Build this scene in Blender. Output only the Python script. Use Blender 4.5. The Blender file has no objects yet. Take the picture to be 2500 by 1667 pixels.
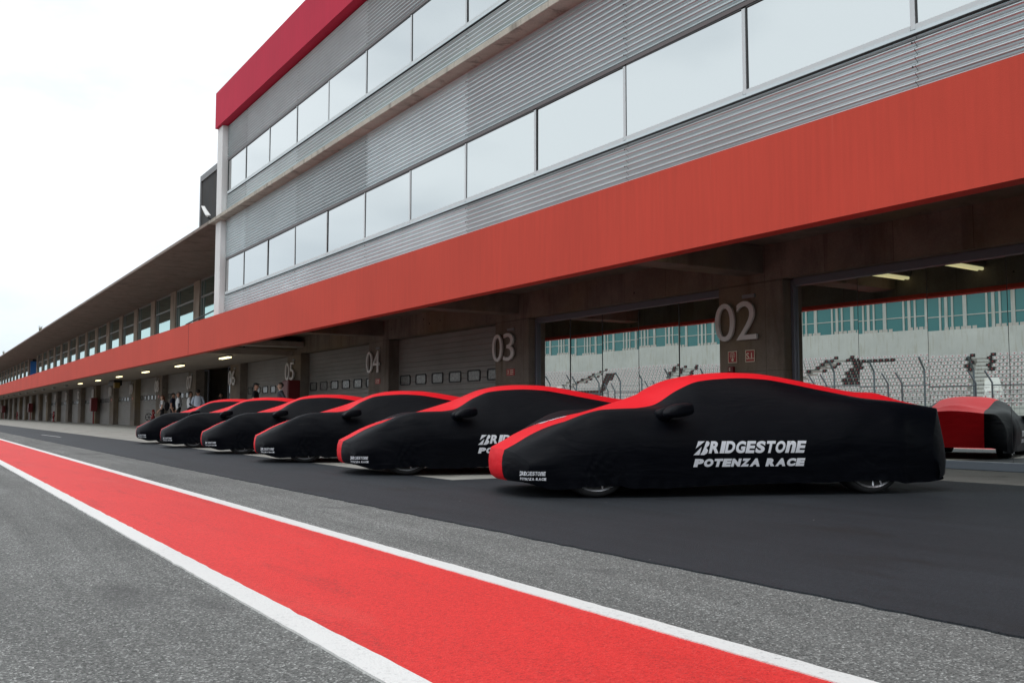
import bpy, bmesh, math, random
import numpy as np
from mathutils import Vector, Matrix
from mathutils.bvhtree import BVHTree
from mathutils.geometry import tessellate_polygon
random.seed(7); rng = np.random.default_rng(7)
R = math.radians
scene = bpy.context.scene
COL = scene.collection

# ------------------------------------------------------------------ camera, sky, sun, exposure
cam_d = bpy.data.cameras.new("camera"); cam = bpy.data.objects.new("camera", cam_d); COL.objects.link(cam)
cam_d.sensor_width = 36.0; cam_d.lens = 2330 / 2500 * 36.0; cam_d.clip_start = .05; cam_d.clip_end = 3000
CAM_H = .745
cam.location = (0, 0, CAM_H)
cam.rotation_euler = (R(90 + 4.33), 0, -R(32.12))
scene.camera = cam
scene.view_settings.view_transform = 'Standard'; scene.view_settings.look = 'None'
scene.view_settings.gamma = 1; scene.view_settings.exposure = 0.25
SUN_EL, SUN_AZ = R(64), R(245)          # azimuth measured from +Y towards +X
w = bpy.data.worlds.new("World"); scene.world = w; w.use_nodes = True
nt = w.node_tree; nt.nodes.clear()
def N(nt, t, **k):
    n = nt.nodes.new(t)
    for a, b in k.items():
        if a.startswith('i_'):
            n.inputs[a[2:].replace('_', ' ')].default_value = b
        else: setattr(n, a, b)
    return n
def L(nt, a, b): nt.links.new(a, b)
out = N(nt, 'ShaderNodeOutputWorld')
sky = N(nt, 'ShaderNodeTexSky', sky_type='NISHITA', sun_disc=False, sun_elevation=SUN_EL, sun_rotation=SUN_AZ)
bg1 = N(nt, 'ShaderNodeBackground'); bg1.inputs['Strength'].default_value = .1
L(nt, sky.outputs[0], bg1.inputs['Color'])
tc = N(nt, 'ShaderNodeTexCoord')
mp = N(nt, 'ShaderNodeMapping'); mp.inputs['Scale'].default_value = (1, 1, 2.6)
L(nt, tc.outputs['Generated'], mp.inputs['Vector'])
no = N(nt, 'ShaderNodeTexNoise'); no.inputs['Scale'].default_value = 3.2; no.inputs['Detail'].default_value = 7; no.inputs['Roughness'].default_value = .55
L(nt, mp.outputs[0], no.inputs['Vector'])
rp = N(nt, 'ShaderNodeValToRGB')
rp.color_ramp.elements[0].position = .30; rp.color_ramp.elements[0].color = (.80, .85, .90, 1)
rp.color_ramp.elements[1].position = .52; rp.color_ramp.elements[1].color = (1.08, 1.12, 1.15, 1)
L(nt, no.outputs['Fac'], rp.inputs['Fac'])
bg2 = N(nt, 'ShaderNodeBackground'); bg2.inputs['Strength'].default_value = 1.02
sz = N(nt, 'ShaderNodeSeparateXYZ'); L(nt, tc.outputs['Generated'], sz.inputs[0])
rz_ = N(nt, 'ShaderNodeValToRGB'); rz_.color_ramp.elements[0].color = (.64, .70, .76, 1); rz_.color_ramp.elements[1].position = .22; rz_.color_ramp.elements[1].color = (1, 1, 1, 1)
L(nt, sz.outputs[2], rz_.inputs['Fac'])
mm_ = N(nt, 'ShaderNodeMix', data_type='RGBA', blend_type='MULTIPLY'); mm_.inputs[0].default_value = 1
L(nt, rp.outputs[0], mm_.inputs[6]); L(nt, rz_.outputs[0], mm_.inputs[7]); L(nt, mm_.outputs[2], bg2.inputs['Color'])
mx = N(nt, 'ShaderNodeMixShader'); mx.inputs[0].default_value = .88
L(nt, bg1.outputs[0], mx.inputs[1]); L(nt, bg2.outputs[0], mx.inputs[2]); L(nt, mx.outputs[0], out.inputs['Surface'])
sl = bpy.data.lights.new("sun", 'SUN'); so = bpy.data.objects.new("sun", sl); COL.objects.link(so)
sl.energy = .65; sl.angle = R(25); sl.color = (1, .98, .95)
sv = Vector((math.sin(SUN_AZ) * math.cos(SUN_EL), math.cos(SUN_AZ) * math.cos(SUN_EL), math.sin(SUN_EL)))
so.rotation_euler = sv.to_track_quat('Z', 'Y').to_euler()

# ------------------------------------------------------------------ materials
def mat(name, col=(.5, .5, .5), rough=.6, metal=0., spec=.5, emit=None, es=0.):
    m = bpy.data.materials.new(name); m.use_nodes = True
    b = m.node_tree.nodes['Principled BSDF']
    b.inputs['Base Color'].default_value = (*col, 1); b.inputs['Roughness'].default_value = rough
    b.inputs['Metallic'].default_value = metal; b.inputs['Specular IOR Level'].default_value = spec
    if emit: b.inputs['Emission Color'].default_value = (*emit, 1); b.inputs['Emission Strength'].default_value = es
    return m
def pos(nt, scale=(1, 1, 1), obj=False):
    if obj:
        t = N(nt, 'ShaderNodeTexCoord'); o = t.outputs['Object']
    else:
        g = N(nt, 'ShaderNodeNewGeometry'); o = g.outputs['Position']
    m = N(nt, 'ShaderNodeMapping'); m.inputs['Scale'].default_value = scale
    L(nt, o, m.inputs['Vector']); return m.outputs[0]
def noise(nt, v, sc, det=5, ro=.55, dist=0):
    n = N(nt, 'ShaderNodeTexNoise'); n.inputs['Scale'].default_value = sc; n.inputs['Detail'].default_value = det
    n.inputs['Roughness'].default_value = ro; n.inputs['Distortion'].default_value = dist
    L(nt, v, n.inputs['Vector']); return n.outputs['Fac']
def ramp(nt, f, stops, interp='LINEAR'):
    r = N(nt, 'ShaderNodeValToRGB'); r.color_ramp.interpolation = interp
    e = r.color_ramp.elements
    while len(e) < len(stops): e.new(.5)
    for q, (p, c) in zip(e, stops):
        q.position = p; q.color = (*c, 1) if len(c) == 3 else c
    L(nt, f, r.inputs['Fac']); return r.outputs['Color']
def mixc(nt, a, b, f, mode='MIX'):
    m = N(nt, 'ShaderNodeMix', data_type='RGBA', blend_type=mode)
    for k, val in ((0, f), (6, a), (7, b)):
        if hasattr(val, 'links'): L(nt, val, m.inputs[k])
        else: m.inputs[k].default_value = val if k == 0 else (*val, 1)
    return m.outputs[2]
def bump(nt, b, h, st=.3, dist=.01):
    n = N(nt, 'ShaderNodeBump'); n.inputs['Strength'].default_value = st; n.inputs['Distance'].default_value = dist
    L(nt, h, n.inputs['Height']); L(nt, n.outputs[0], b.inputs['Normal'])
def g3(v): return (v, v, v)
def bs(m): return m.node_tree, m.node_tree.nodes['Principled BSDF']

def m_asphalt(name, lo, mid, hi, tint=(1, 1, 1), rough=.8, cell=105, spots=True):
    m = mat(name, rough=rough, spec=.35); nt, b = bs(m); p = pos(nt)
    v = N(nt, 'ShaderNodeTexVoronoi'); v.inputs['Scale'].default_value = cell; L(nt, p, v.inputs['Vector'])
    sp = N(nt, 'ShaderNodeSeparateColor'); L(nt, v.outputs['Color'], sp.inputs[0])
    t = lambda x: tuple(x * k for k in tint)
    c = ramp(nt, sp.outputs[0], [(0, t(lo)), (.35, t(mid * .82)), (.85, t(mid * 1.3)), (.985, t(hi)), (1, t(hi * 1.3))])
    big = ramp(nt, noise(nt, p, .55, 6, .6), [(.3, g3(.8)), (.7, g3(1.13))])
    c = mixc(nt, c, big, 1.0, 'MULTIPLY')
    if spots:
        st = ramp(nt, noise(nt, pos(nt, (1, .45, 1)), 1.7, 3, .5, .6), [(.62, g3(0)), (.74, g3(1))])
        c = mixc(nt, c, g3(mid * .45), mixc(nt, g3(0), g3(.7), st))
    st2 = ramp(nt, noise(nt, pos(nt, (3.5, .16, 1)), 1.3, 6, .65, .3), [(.35, g3(.82)), (.65, g3(1.12))]); c = mixc(nt, c, st2, 1.0, 'MULTIPLY')
    v2 = N(nt, 'ShaderNodeTexVoronoi'); v2.inputs['Scale'].default_value = 2.6; L(nt, p, v2.inputs['Vector'])
    sk = ramp(nt, v2.outputs['Distance'], [(.012, g3(1)), (.02, g3(0))]); c = mixc(nt, c, (.5, .48, .46), sk)
    L(nt, c, b.inputs['Base Color'])
    bump(nt, b, v.outputs['Distance'], .55, .006); return m
M = {}
M['asphalt'] = m_asphalt('lane_asphalt', .07, .168, .46, (1.0, 1.02, .98), .85, 165)
M['dark_asphalt'] = m_asphalt('dark_asphalt', .019, .027, .042, (.80, .97, 1.2), .64, 170, True)
def m_concrete(name, col, var=.25, rough=.85, forms=False, stains=(.05, .035, .02), stain_amt=.6, vert=True, scale=1.):
    m = mat(name, rough=rough, spec=.25); nt, b = bs(m); p = pos(nt)
    a = tuple(c * (1 - var) for c in col); z = tuple(min(1, c * (1 + var)) for c in col)
    c = ramp(nt, noise(nt, p, 1.3 * scale, 8, .65), [(.3, a), (.7, z)])
    fine = ramp(nt, noise(nt, p, 38, 4, .6), [(.3, g3(.86)), (.7, g3(1.1))])
    c = mixc(nt, c, fine, 1.0, 'MULTIPLY')
    sv_ = pos(nt, (1, 1.6, .22) if vert else (1, 1, 1))
    st = ramp(nt, noise(nt, sv_, 1.9, 6, .6, .4), [(.52, g3(0)), (.68, g3(1))])
    c = mixc(nt, c, stains, mixc(nt, g3(0), g3(stain_amt), st))
    if forms:
        oc = ramp(nt, noise(nt, pos(nt, (1, .5, .5)), .9, 4, .5), [(.45, g3(0)), (.7, g3(1))]); c = mixc(nt, c, (.22, .15, .055), mixc(nt, g3(0), g3(.5), oc))
        vo = N(nt, 'ShaderNodeTexVoronoi'); vo.inputs['Scale'].default_value = 1.9; L(nt, p, vo.inputs['Vector'])
        dots = ramp(nt, vo.outputs['Distance'], [(.045, g3(1)), (.06, g3(0))])
        c = mixc(nt, c, g3(.008), dots)
        br = N(nt, 'ShaderNodeTexBrick'); br.inputs['Scale'].default_value = 1; br.inputs['Mortar Size'].default_value = .006
        br.inputs['Brick Width'].default_value = 1.22; br.inputs['Row Height'].default_value = 1.45; br.offset = 0
        sx = N(nt, 'ShaderNodeSeparateXYZ'); L(nt, p, sx.inputs[0])
        cx = N(nt, 'ShaderNodeCombineXYZ'); L(nt, sx.outputs[1], cx.inputs[0]); L(nt, sx.outputs[2], cx.inputs[1])
        L(nt, cx.outputs[0], br.inputs['Vector'])
        br.inputs['Color1'].default_value = (1, 1, 1, 1); br.inputs['Color2'].default_value = (.86, .86, .86, 1); br.inputs['Mortar'].default_value = (.5, .48, .45, 1)
        c = mixc(nt, c, br.outputs['Color'], .85, 'MULTIPLY')
    L(nt, c, b.inputs['Base Color'])
    bump(nt, b, noise(nt, p, 22, 6, .7), .25, .01); return m
M['apron'] = m_concrete('apron_concrete', (.33, .325, .295), .12, .85, False, (.12, .115, .1), .55, False, .6)
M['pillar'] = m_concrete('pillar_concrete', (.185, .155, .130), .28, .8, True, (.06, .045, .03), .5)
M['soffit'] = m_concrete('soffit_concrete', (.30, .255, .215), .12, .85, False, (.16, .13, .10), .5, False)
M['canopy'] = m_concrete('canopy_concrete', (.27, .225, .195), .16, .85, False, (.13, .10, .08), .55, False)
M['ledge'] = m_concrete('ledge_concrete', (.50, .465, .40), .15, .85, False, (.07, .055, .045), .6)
M['column'] = m_concrete('column_concrete', (.36, .30, .24), .12)
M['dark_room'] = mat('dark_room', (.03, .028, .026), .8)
def m_render(name, col, streak, rough=.75, spec=.35):
    m = mat(name, rough=rough, spec=spec); nt, b = bs(m); p = pos(nt)
    s1 = noise(nt, pos(nt, (1, 5.5, .35)), 2.4, 5, .6)
    c = ramp(nt, s1, [(.32, tuple(x * .95 for x in col)), (.68, tuple(min(1, x * 1.04) for x in col))])
    fl = ramp(nt, noise(nt, p, .45, 4, .5), [(.3, g3(.93)), (.7, g3(1.05))])
    c = mixc(nt, c, fl, 1.0, 'MULTIPLY')
    s2 = ramp(nt, noise(nt, pos(nt, (1, 16, .3)), 2.0, 3, .5), [(.66, g3(0)), (.8, g3(1))])
    c = mixc(nt, c, streak, mixc(nt, g3(0), g3(.2), s2))
    L(nt, c, b.inputs['Base Color'])
    bump(nt, b, noise(nt, p, 60, 4, .6), .25, .006); return m
M['red_band'] = m_render('red_render', (.57, .062, .036), (.62, .22, .15))
M['red_fascia'] = m_render('crimson_render', (.52, .009, .045), (.5, .05, .09))
M['white_col'] = m_render('white_column_paint', (.76, .76, .75), (.5, .5, .48))
def m_metal(name, v, rough):
    m = mat(name, g3(v), rough, .85); nt, b = bs(m); p = pos(nt)
    c = ramp(nt, noise(nt, pos(nt, (1, .35, .9)), 1.2, 5, .6), [(.3, (v * .76, v * .84, v * .86)), (.7, (v * .92, v * 1.02, v * 1.04))])
    L(nt, c, b.inputs['Base Color']); return m
M['clad_a'] = m_metal('corrugated_metal', .70, .34)
M['clad_b'] = m_metal('corrugated_metal_weathered', .62, .36)
M['clad_c'] = m_metal('corrugated_metal_bright', .84, .38)
M['alu'] = mat('window_aluminium', (.60, .65, .66), .45, .0)
M['win_frame'] = mat('grey_window_frame', (.25, .25, .24), .5, .3)
M['alu_dark'] = mat('dark_gasket', (.025, .025, .025), .5)
M['steel_frame'] = mat('grey_steel_frame', (.13, .135, .16), .5, .3)
def m_glass(name, col, rough=.02, wob=.0):
    m = mat(name, col, rough, 1.0); nt, b = bs(m)
    if wob: bump(nt, b, noise(nt, pos(nt), .8, 1, .3), wob, .02)
    return m
M['tower_glass'] = m_glass('reflective_tower_glass', (.56, .595, .595), .06)
M['door_glass'] = m_glass('mirror_door_glass', (.76, .80, .775), .0)
M['wing_glass'] = m_glass('green_window_glass', (.34, .58, .54), .03)
M['shutter'] = None
def m_shutter():
    m = mat('roller_door_panel', rough=.55, spec=.4); nt, b = bs(m); p = pos(nt)
    c = ramp(nt, noise(nt, pos(nt, (1, .6, 1)), 1.1, 6, .6), [(.3, (.175, .165, .15)), (.7, (.235, .222, .205))])
    L(nt, c, b.inputs['Base Color']); return m
M['shutter'] = m_shutter()
M['black_rubber'] = mat('black_rubber', (.012, .012, .013), .6)
def m_scratched():
    m = mat('scratched_acrylic', rough=.25, spec=.6); nt, b = bs(m)
    c = ramp(nt, noise(nt, pos(nt), 9, 8, .75, 1.5), [(.35, (.08, .08, .075)), (.62, (.25, .25, .235))])
    L(nt, c, b.inputs['Base Color']); return m
M['acrylic'] = m_scratched()
def m_paint(name, col, worn, amt=.5, cell=120, rough=.6):
    m = mat(name, rough=rough, spec=.4); nt, b = bs(m); p = pos(nt)
    v = N(nt, 'ShaderNodeTexVoronoi'); v.inputs['Scale'].default_value = cell; L(nt, p, v.inputs['Vector'])
    f = ramp(nt, noise(nt, p, 55, 5, .75), [(.54, g3(0)), (.64, g3(1))])
    f2 = ramp(nt, noise(nt, p, 1.6, 4, .6), [(.45, g3(.10)), (.75, g3(1))])
    c = ramp(nt, noise(nt, pos(nt, (.8, .3, 1)), 1.1, 5, .6), [(.3, tuple(x * .93 for x in col)), (.7, tuple(min(1, x * 1.04) for x in col))])
    c = mixc(nt, c, worn, mixc(nt, g3(0), g3(amt), mixc(nt, f, f2, 1.0, 'MULTIPLY')))
    L(nt, c, b.inputs['Base Color'])
    bump(nt, b, v.outputs['Distance'], .3, .004); return m
def m_red_paint():
    m = mat('red_lane_paint', rough=.62, spec=.35); nt, b = bs(m); p = pos(nt)
    v = N(nt, 'ShaderNodeTexVoronoi'); v.inputs['Scale'].default_value = 150; L(nt, p, v.inputs['Vector'])
    sp = N(nt, 'ShaderNodeSeparateColor'); L(nt, v.outputs['Color'], sp.inputs[0])
    c = ramp(nt, sp.outputs[0], [(0, (.55, .018, .017)), (.3, (.74, .028, .024)), (.9, (.82, .036, .031)), (1, (.84, .07, .06))])
    big = ramp(nt, noise(nt, pos(nt, (1.3, .35, 1)), .9, 6, .6), [(.28, g3(.88)), (.72, g3(1.04))]); c = mixc(nt, c, big, 1.0, 'MULTIPLY')
    mk = ramp(nt, noise(nt, pos(nt, (5, .7, 1)), 1.1, 5, .65, .5), [(.56, g3(0)), (.68, g3(1))])
    fine = ramp(nt, noise(nt, p, 70, 3, .7), [(.45, g3(0)), (.62, g3(1))])
    c = mixc(nt, c, (.10, .02, .02), mixc(nt, g3(0), g3(.45), mixc(nt, mk, fine, 1.0, 'MULTIPLY')))
    pale = ramp(nt, noise(nt, pos(nt, (2.2, .5, 1)), .8, 5, .6, .3), [(.58, g3(0)), (.8, g3(1))])
    c = mixc(nt, c, (.80, .15, .12), mixc(nt, g3(0), g3(.35), pale))
    L(nt, c, b.inputs['Base Color']); bump(nt, b, v.outputs['Distance'], .4, .005); return m
M['red_paint'] = m_red_paint()
M['white_paint'] = m_paint('white_line_paint', (.78, .78, .76), (.25, .25, .25), .75)
M['blue'] = mat('blue_panel', (.02, .14, .44), .6)
M['louvre'] = m_concrete('dark_louvre', (.035, .035, .035), .25, .7)
M['grey_trim'] = mat('grey_trim', (.20, .205, .21), .6)
M['numeral'] = mat('grey_numeral', (.60, .565, .54), .5)
M['sign_red'] = mat('sign_red', (.34, .018, .016), .5)
M['sign_white'] = mat('sign_ivory', (.62, .56, .42), .5)
M['hydrant_red'] = mat('hydrant_red', (.24, .009, .009), .45)
M['cabinet_red'] = mat('cabinet_red', (.13, .007, .008), .45)
M['black_metal'] = mat('black_metal', (.015, .015, .016), .5, .2)
M['dark_rail'] = mat('dark_rail', (.012, .03, .035), .4, .4)
M['grey_steel'] = mat('galvanised_steel', (.17, .20, .22), .5, .5)
M['lamp_on'] = mat('lit_tube', (.9, .85, .6), .4, emit=(1, .86, .46), es=2.0)
M['lamp_dim'] = mat('dim_tube', (.8, .75, .4), .4, emit=(.85, .77, .42), es=.55)
M['lamp_off'] = mat('unlit_tube', (.28, .27, .25), .4)
M['lamp_body'] = mat('lamp_housing', (.16, .15, .13), .5)
M['dish'] = mat('white_dish', (.72, .72, .70), .5)
def m_cloth(name, col, rough, sheen, sp=.2):
    m = mat(name, col, rough, spec=sp); nt, b = bs(m)
    b.inputs['Sheen Weight'].default_value = sheen; b.inputs['Sheen Roughness'].default_value = .35; b.inputs['Sheen Tint'].default_value = (.55, .72, 1, 1)
    oi = N(nt, 'ShaderNodeObjectInfo'); om = N(nt, 'ShaderNodeMath', operation='MULTIPLY'); om.inputs[1].default_value = 37; L(nt, oi.outputs['Random'], om.inputs[0])
    va = N(nt, 'ShaderNodeVectorMath', operation='ADD'); L(nt, pos(nt, (1, 1, 2.6), True), va.inputs[0]); L(nt, om.outputs[0], va.inputs[1]); p = va.outputs[0]
    h1 = noise(nt, p, 2.2, 3, .5, .8); h2 = noise(nt, pos(nt, (.8, 1, 7), True), 3.0, 2, .5, .5)
    hm = N(nt, 'ShaderNodeMath', operation='MULTIPLY_ADD'); hm.inputs[1].default_value = .22; L(nt, h2, hm.inputs[0]); L(nt, h1, hm.inputs[2])
    bump(nt, b, hm.outputs[0], .40, .035); return m
M['cover_black'] = m_cloth('black_stretch_cloth', (.0020, .0026, .0046), .48, .02, .085)
M['cover_red'] = m_cloth('red_stretch_cloth', (.80, .006, .016), .55, .0)
M['print_white'] = mat('white_print', (.72, .74, .78), .6)
M['tyre'] = mat('tyre_rubber', (.013, .013, .014), .75)
M['rim'] = mat('alloy_rim', (.62, .63, .65), .28, .85)
M['rim_dark'] = mat('dark_wheel_barrel', (.012, .012, .012), .6)
M['skin'] = mat('skin', (.50, .27, .19), .55); M['skin_pale'] = mat('pale_skin', (.62, .38, .28), .55)
M['hair_dark'] = mat('dark_hair', (.012, .009, .007), .6); M['hair_grey'] = mat('grey_hair', (.09, .08, .075), .6)
M['hair_auburn'] = mat('auburn_hair', (.14, .045, .018), .55)
M['white_shirt'] = mat('white_shirt', (.86, .88, .91), .8); M['blue_shirt'] = mat('pale_blue_shirt', (.64, .72, .85), .8)
M['navy'] = mat('navy_cloth', (.012, .016, .04), .8); M['black_cloth'] = mat('black_cloth', (.010, .010, .012), .8)
M['grey_knit'] = mat('grey_knit', (.075, .078, .095), .9)

# ------------------------------------------------------------------ mesh helpers
def tag(o, label=None, cat=None, group=None, kind=None):
    if label: o['label'] = label
    if cat: o['category'] = cat
    if group: o['group'] = group
    if kind: o['kind'] = kind
    return o
def thing(name, label, cat, loc=(0, 0, 0), rz=0, group=None):
    o = bpy.data.objects.new(name, None); o.location = loc; o.rotation_euler = (0, 0, rz); o.empty_display_size = .2
    COL.objects.link(o); return tag(o, label, cat, group)
def world_loc(p):
    v = Vector((0, 0, 0))
    while p: v += p.location; p = p.parent
    return v
class MB:
    def __init__(s): s.v = []; s.f = []; s.mi = []
    def add(s, vs, fs, mi=0):
        k = len(s.v); s.v += [tuple(v) for v in vs]; s.f += [tuple(i + k for i in f) for f in fs]; s.mi += [mi] * len(fs); return s
    def box(s, x0, x1, y0, y1, z0, z1, mi=0):
        return s.add([(x0, y0, z0), (x1, y0, z0), (x1, y1, z0), (x0, y1, z0), (x0, y0, z1), (x1, y0, z1), (x1, y1, z1), (x0, y1, z1)],
                     [(0, 3, 2, 1), (4, 5, 6, 7), (0, 1, 5, 4), (1, 2, 6, 5), (2, 3, 7, 6), (3, 0, 4, 7)], mi)
    def quad(s, a, b, c, d, mi=0): return s.add([a, b, c, d], [(0, 1, 2, 3)], mi)
    def tube(s, pts, r, n=8, mi=0, cap=True):
        pts = [Vector(p) for p in pts]; rr = r if isinstance(r, (list, tuple)) else [r] * len(pts); k0 = len(s.v); ref = None
        for i, p in enumerate(pts):
            d = (pts[min(i + 1, len(pts) - 1)] - pts[max(i - 1, 0)]).normalized()
            if ref is None: ref = Vector((0, 0, 1)) if abs(d.z) < .9 else Vector((1, 0, 0))
            a = d.cross(ref).normalized(); b = a.cross(d); ref = b
            for j in range(n):
                t = 2 * math.pi * j / n; s.v.append(tuple(p + (a * math.cos(t) + b * math.sin(t)) * rr[i]))
        for i in range(len(pts) - 1):
            for j in range(n):
                s.f.append((k0 + i * n + j, k0 + i * n + (j + 1) % n, k0 + (i + 1) * n + (j + 1) % n, k0 + (i + 1) * n + j)); s.mi.append(mi)
        if cap:
            s.f.append(tuple(k0 + j for j in range(n - 1, -1, -1))); s.mi.append(mi)
            s.f.append(tuple(k0 + (len(pts) - 1) * n + j for j in range(n))); s.mi.append(mi)
        return s
    def lathe(s, prof, c, axis='z', n=24, mi=0):
        """prof: (radius, height) pairs round an axis through c"""
        k0 = len(s.v); m = len(prof)
        for j in range(n):
            t = 2 * math.pi * j / n; ca, sa = math.cos(t), math.sin(t)
            for r, h in prof:
                p = {'z': (r * ca, r * sa, h), 'y': (r * ca, h, r * sa), 'x': (h, r * ca, r * sa)}[axis]
                s.v.append((c[0] + p[0], c[1] + p[1], c[2] + p[2]))
        for j in range(n):
            for i in range(m - 1):
                s.f.append((k0 + j * m + i, k0 + ((j + 1) % n) * m + i, k0 + ((j + 1) % n) * m + i + 1, k0 + j * m + i + 1)); s.mi.append(mi)
        return s
    def ellipsoid(s, c, r, n=14, m=9, mi=0, rot=None):
        k0 = len(s.v)
        for i in range(m + 1):
            a = math.pi * i / m
            for j in range(n):
                t = 2 * math.pi * j / n
                p = Vector((r[0] * math.sin(a) * math.cos(t), r[1] * math.sin(a) * math.sin(t), r[2] * math.cos(a)))
                if rot: p = rot @ p
                s.v.append(tuple(p + Vector(c)))
        for i in range(m):
            for j in range(n):
                s.f.append((k0 + i * n + j, k0 + (i + 1) * n + j, k0 + (i + 1) * n + (j + 1) % n, k0 + i * n + (j + 1) % n)); s.mi.append(mi)
        return s
    def build(s, name, m, parent=None, smooth=False, bevel=0, local=False, recalc=True):
        off = world_loc(parent) if (parent and not local) else Vector((0, 0, 0))
        me = bpy.data.meshes.new(name); me.from_pydata([tuple(Vector(v) - off) for v in s.v], [], s.f)
        for q in (m if isinstance(m, (list, tuple)) else [m]): me.materials.append(q)
        me.polygons.foreach_set('material_index', s.mi)
        if recalc or bevel:
            b = bmesh.new(); b.from_mesh(me)
            if recalc: bmesh.ops.recalc_face_normals(b, faces=b.faces)
            if bevel:
                es = [e for e in b.edges if len(e.link_faces) == 2 and e.calc_face_angle(0) > .8]
                bmesh.ops.bevel(b, geom=es, offset=bevel, segments=1, affect='EDGES', clamp_overlap=True)
            b.to_mesh(me); b.free()
        if smooth: me.polygons.foreach_set('use_smooth', [True] * len(me.polygons))
        o = bpy.data.objects.new(name, me); COL.objects.link(o)
        if parent: o.parent = parent
        return o
def dup(o, parent=None, loc=None):
    c = o.copy(); COL.objects.link(c); c.parent = parent
    if loc is not None: c.location = loc
    for ch in list(o.children): dup(ch, c)
    return c
def struct(o): o['kind'] = 'structure'; return o
def text_geo(s, size=1., shear=0., fat=0., extrude=0., xs=1., spacing=1., align='LEFT'):
    cu = bpy.data.curves.new('lettering', 'FONT'); cu.body = s; cu.size = size; cu.shear = shear; cu.offset = fat; cu.extrude = extrude
    cu.space_character = spacing; cu.align_x = align; cu.resolution_u = 6
    o = bpy.data.objects.new('lettering', cu); COL.objects.link(o)
    dg = bpy.context.evaluated_depsgraph_get(); e = o.evaluated_get(dg); me = e.to_mesh()
    vs = [(v.co.x * xs, v.co.y, v.co.z) for v in me.vertices]; fs = [tuple(p.vertices) for p in me.polygons]
    e.to_mesh_clear(); bpy.data.objects.remove(o); bpy.data.curves.remove(cu)
    return vs, fs
def fit_text(vs, x0, x1, y0, y1):
    a = np.array(vs); mn = a.min(0); mxx = a.max(0)
    a[:, 0] = x0 + (a[:, 0] - mn[0]) / (mxx[0] - mn[0]) * (x1 - x0); a[:, 1] = y0 + (a[:, 1] - mn[1]) / (mxx[1] - mn[1]) * (y1 - y0)
    return [tuple(q) for q in a]

# ------------------------------------------------------------------ ground
def strip(name, x0, x1, y0, y1, z, m, jit=0., step=.06, far=22):
    ys = list(np.arange(y0, min(far, y1), step)) + list(np.linspace(min(far, y1), y1, 60)) if jit else [y0, y1]
    mb = MB()
    j0, j1 = [c - np.interp(np.arange(len(ys)), np.arange(0, len(ys), 12), c[::12]) for c in (np.cumsum(rng.normal(0, .35, len(ys))), np.cumsum(rng.normal(0, .35, len(ys))))]
    a = []
    for i, y in enumerate(ys):
        q0 = jit * (np.clip(j0[i], -1.5, 1.5) * .5 + rng.normal(0, .5)); q1 = jit * (np.clip(j1[i], -1.5, 1.5) * .5 + rng.normal(0, .5))
        a.append(((x0 + q0, y, z), (x1 + q1, y, z)))
    vs = [p for r in a for p in r]
    mb.add(vs, [(2 * i, 2 * i + 1, 2 * i + 3, 2 * i + 2) for i in range(len(a) - 1)])
    for c in (0, 1):
        e = [r[c] for r in a]; lo = [(p[0], p[1], -.002) for p in e]; n = len(e)
        mb.add(e + lo, [(i, i + 1, n + i + 1, n + i) for i in range(n - 1)])
    return struct(mb.build(name, m))
M['field'] = m_concrete('far_ground', (.16, .17, .11), .2, .9, False, (.1, .1, .06), .4, False)
struct(MB().quad((-900, -900, -.03), (900, -900, -.03), (900, 900, -.03), (-900, 900, -.03)).build('ground', M['field']))
struct(MB().quad((-2.3, -60, 0), (3.6, -60, 0), (3.6, 320, 0), (-2.3, 320, 0)).build('pit_lane', M['asphalt']))
struct(MB().quad((3.5, -60, .004), (18.5, -60, .004), (18.5, 320, .004), (3.5, 320, .004)).build('apron', M['apron']))
strip('red_stripe', 1.23, 2.21, -20, 300, .004, M['red_paint'])
strip('white_line', 1.137, 1.245, -20, 300, .008, M['white_paint'], .0035)
strip('white_line', 2.19, 2.287, -20, 300, .008, M['white_paint'], .003)
FM0, FM1 = (4.0, 33.2), (3.9, 37.4)
def dark_patch():
    mb = MB(); ys = list(np.arange(-20, 9.47, .1)) + [9.47] + list(np.arange(9.5, 30, .12)) + list(np.linspace(30, 300, 40))
    a = []
    for y in ys: a.append(3.165 + rng.normal(0, .006))
    vs = []; fs = []
    for i, y in enumerate(ys):
        vs += [(a[i], y, .008), (5.15 + rng.normal(0, .004), y, .008), (9.72, y, .008)]
    for i in range(len(ys) - 1):
        k = 3 * i; fs.append((k, k + 1, k + 4, k + 3))
        if ys[i + 1] <= 9.47: fs.append((k + 1, k + 2, k + 5, k + 4))
    mb.add(vs, fs); n = len(ys); e = [vs[3 * i] for i in range(n)]; mb.add(e + [(p[0], p[1], -.002) for p in e], [(i, i + 1, n + i + 1, n + i) for i in range(n - 1)])
    return struct(mb.build('asphalt_patch', M['dark_asphalt']))
dark_patch()
struct(MB().quad((FM0[0], FM0[1], .013), (FM0[0]+.05, FM0[1], .013), (FM1[0]+.05, FM1[1], .013), (FM1[0], FM1[1], .013)).build('faded_lane_mark', M['white_paint']))

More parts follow.
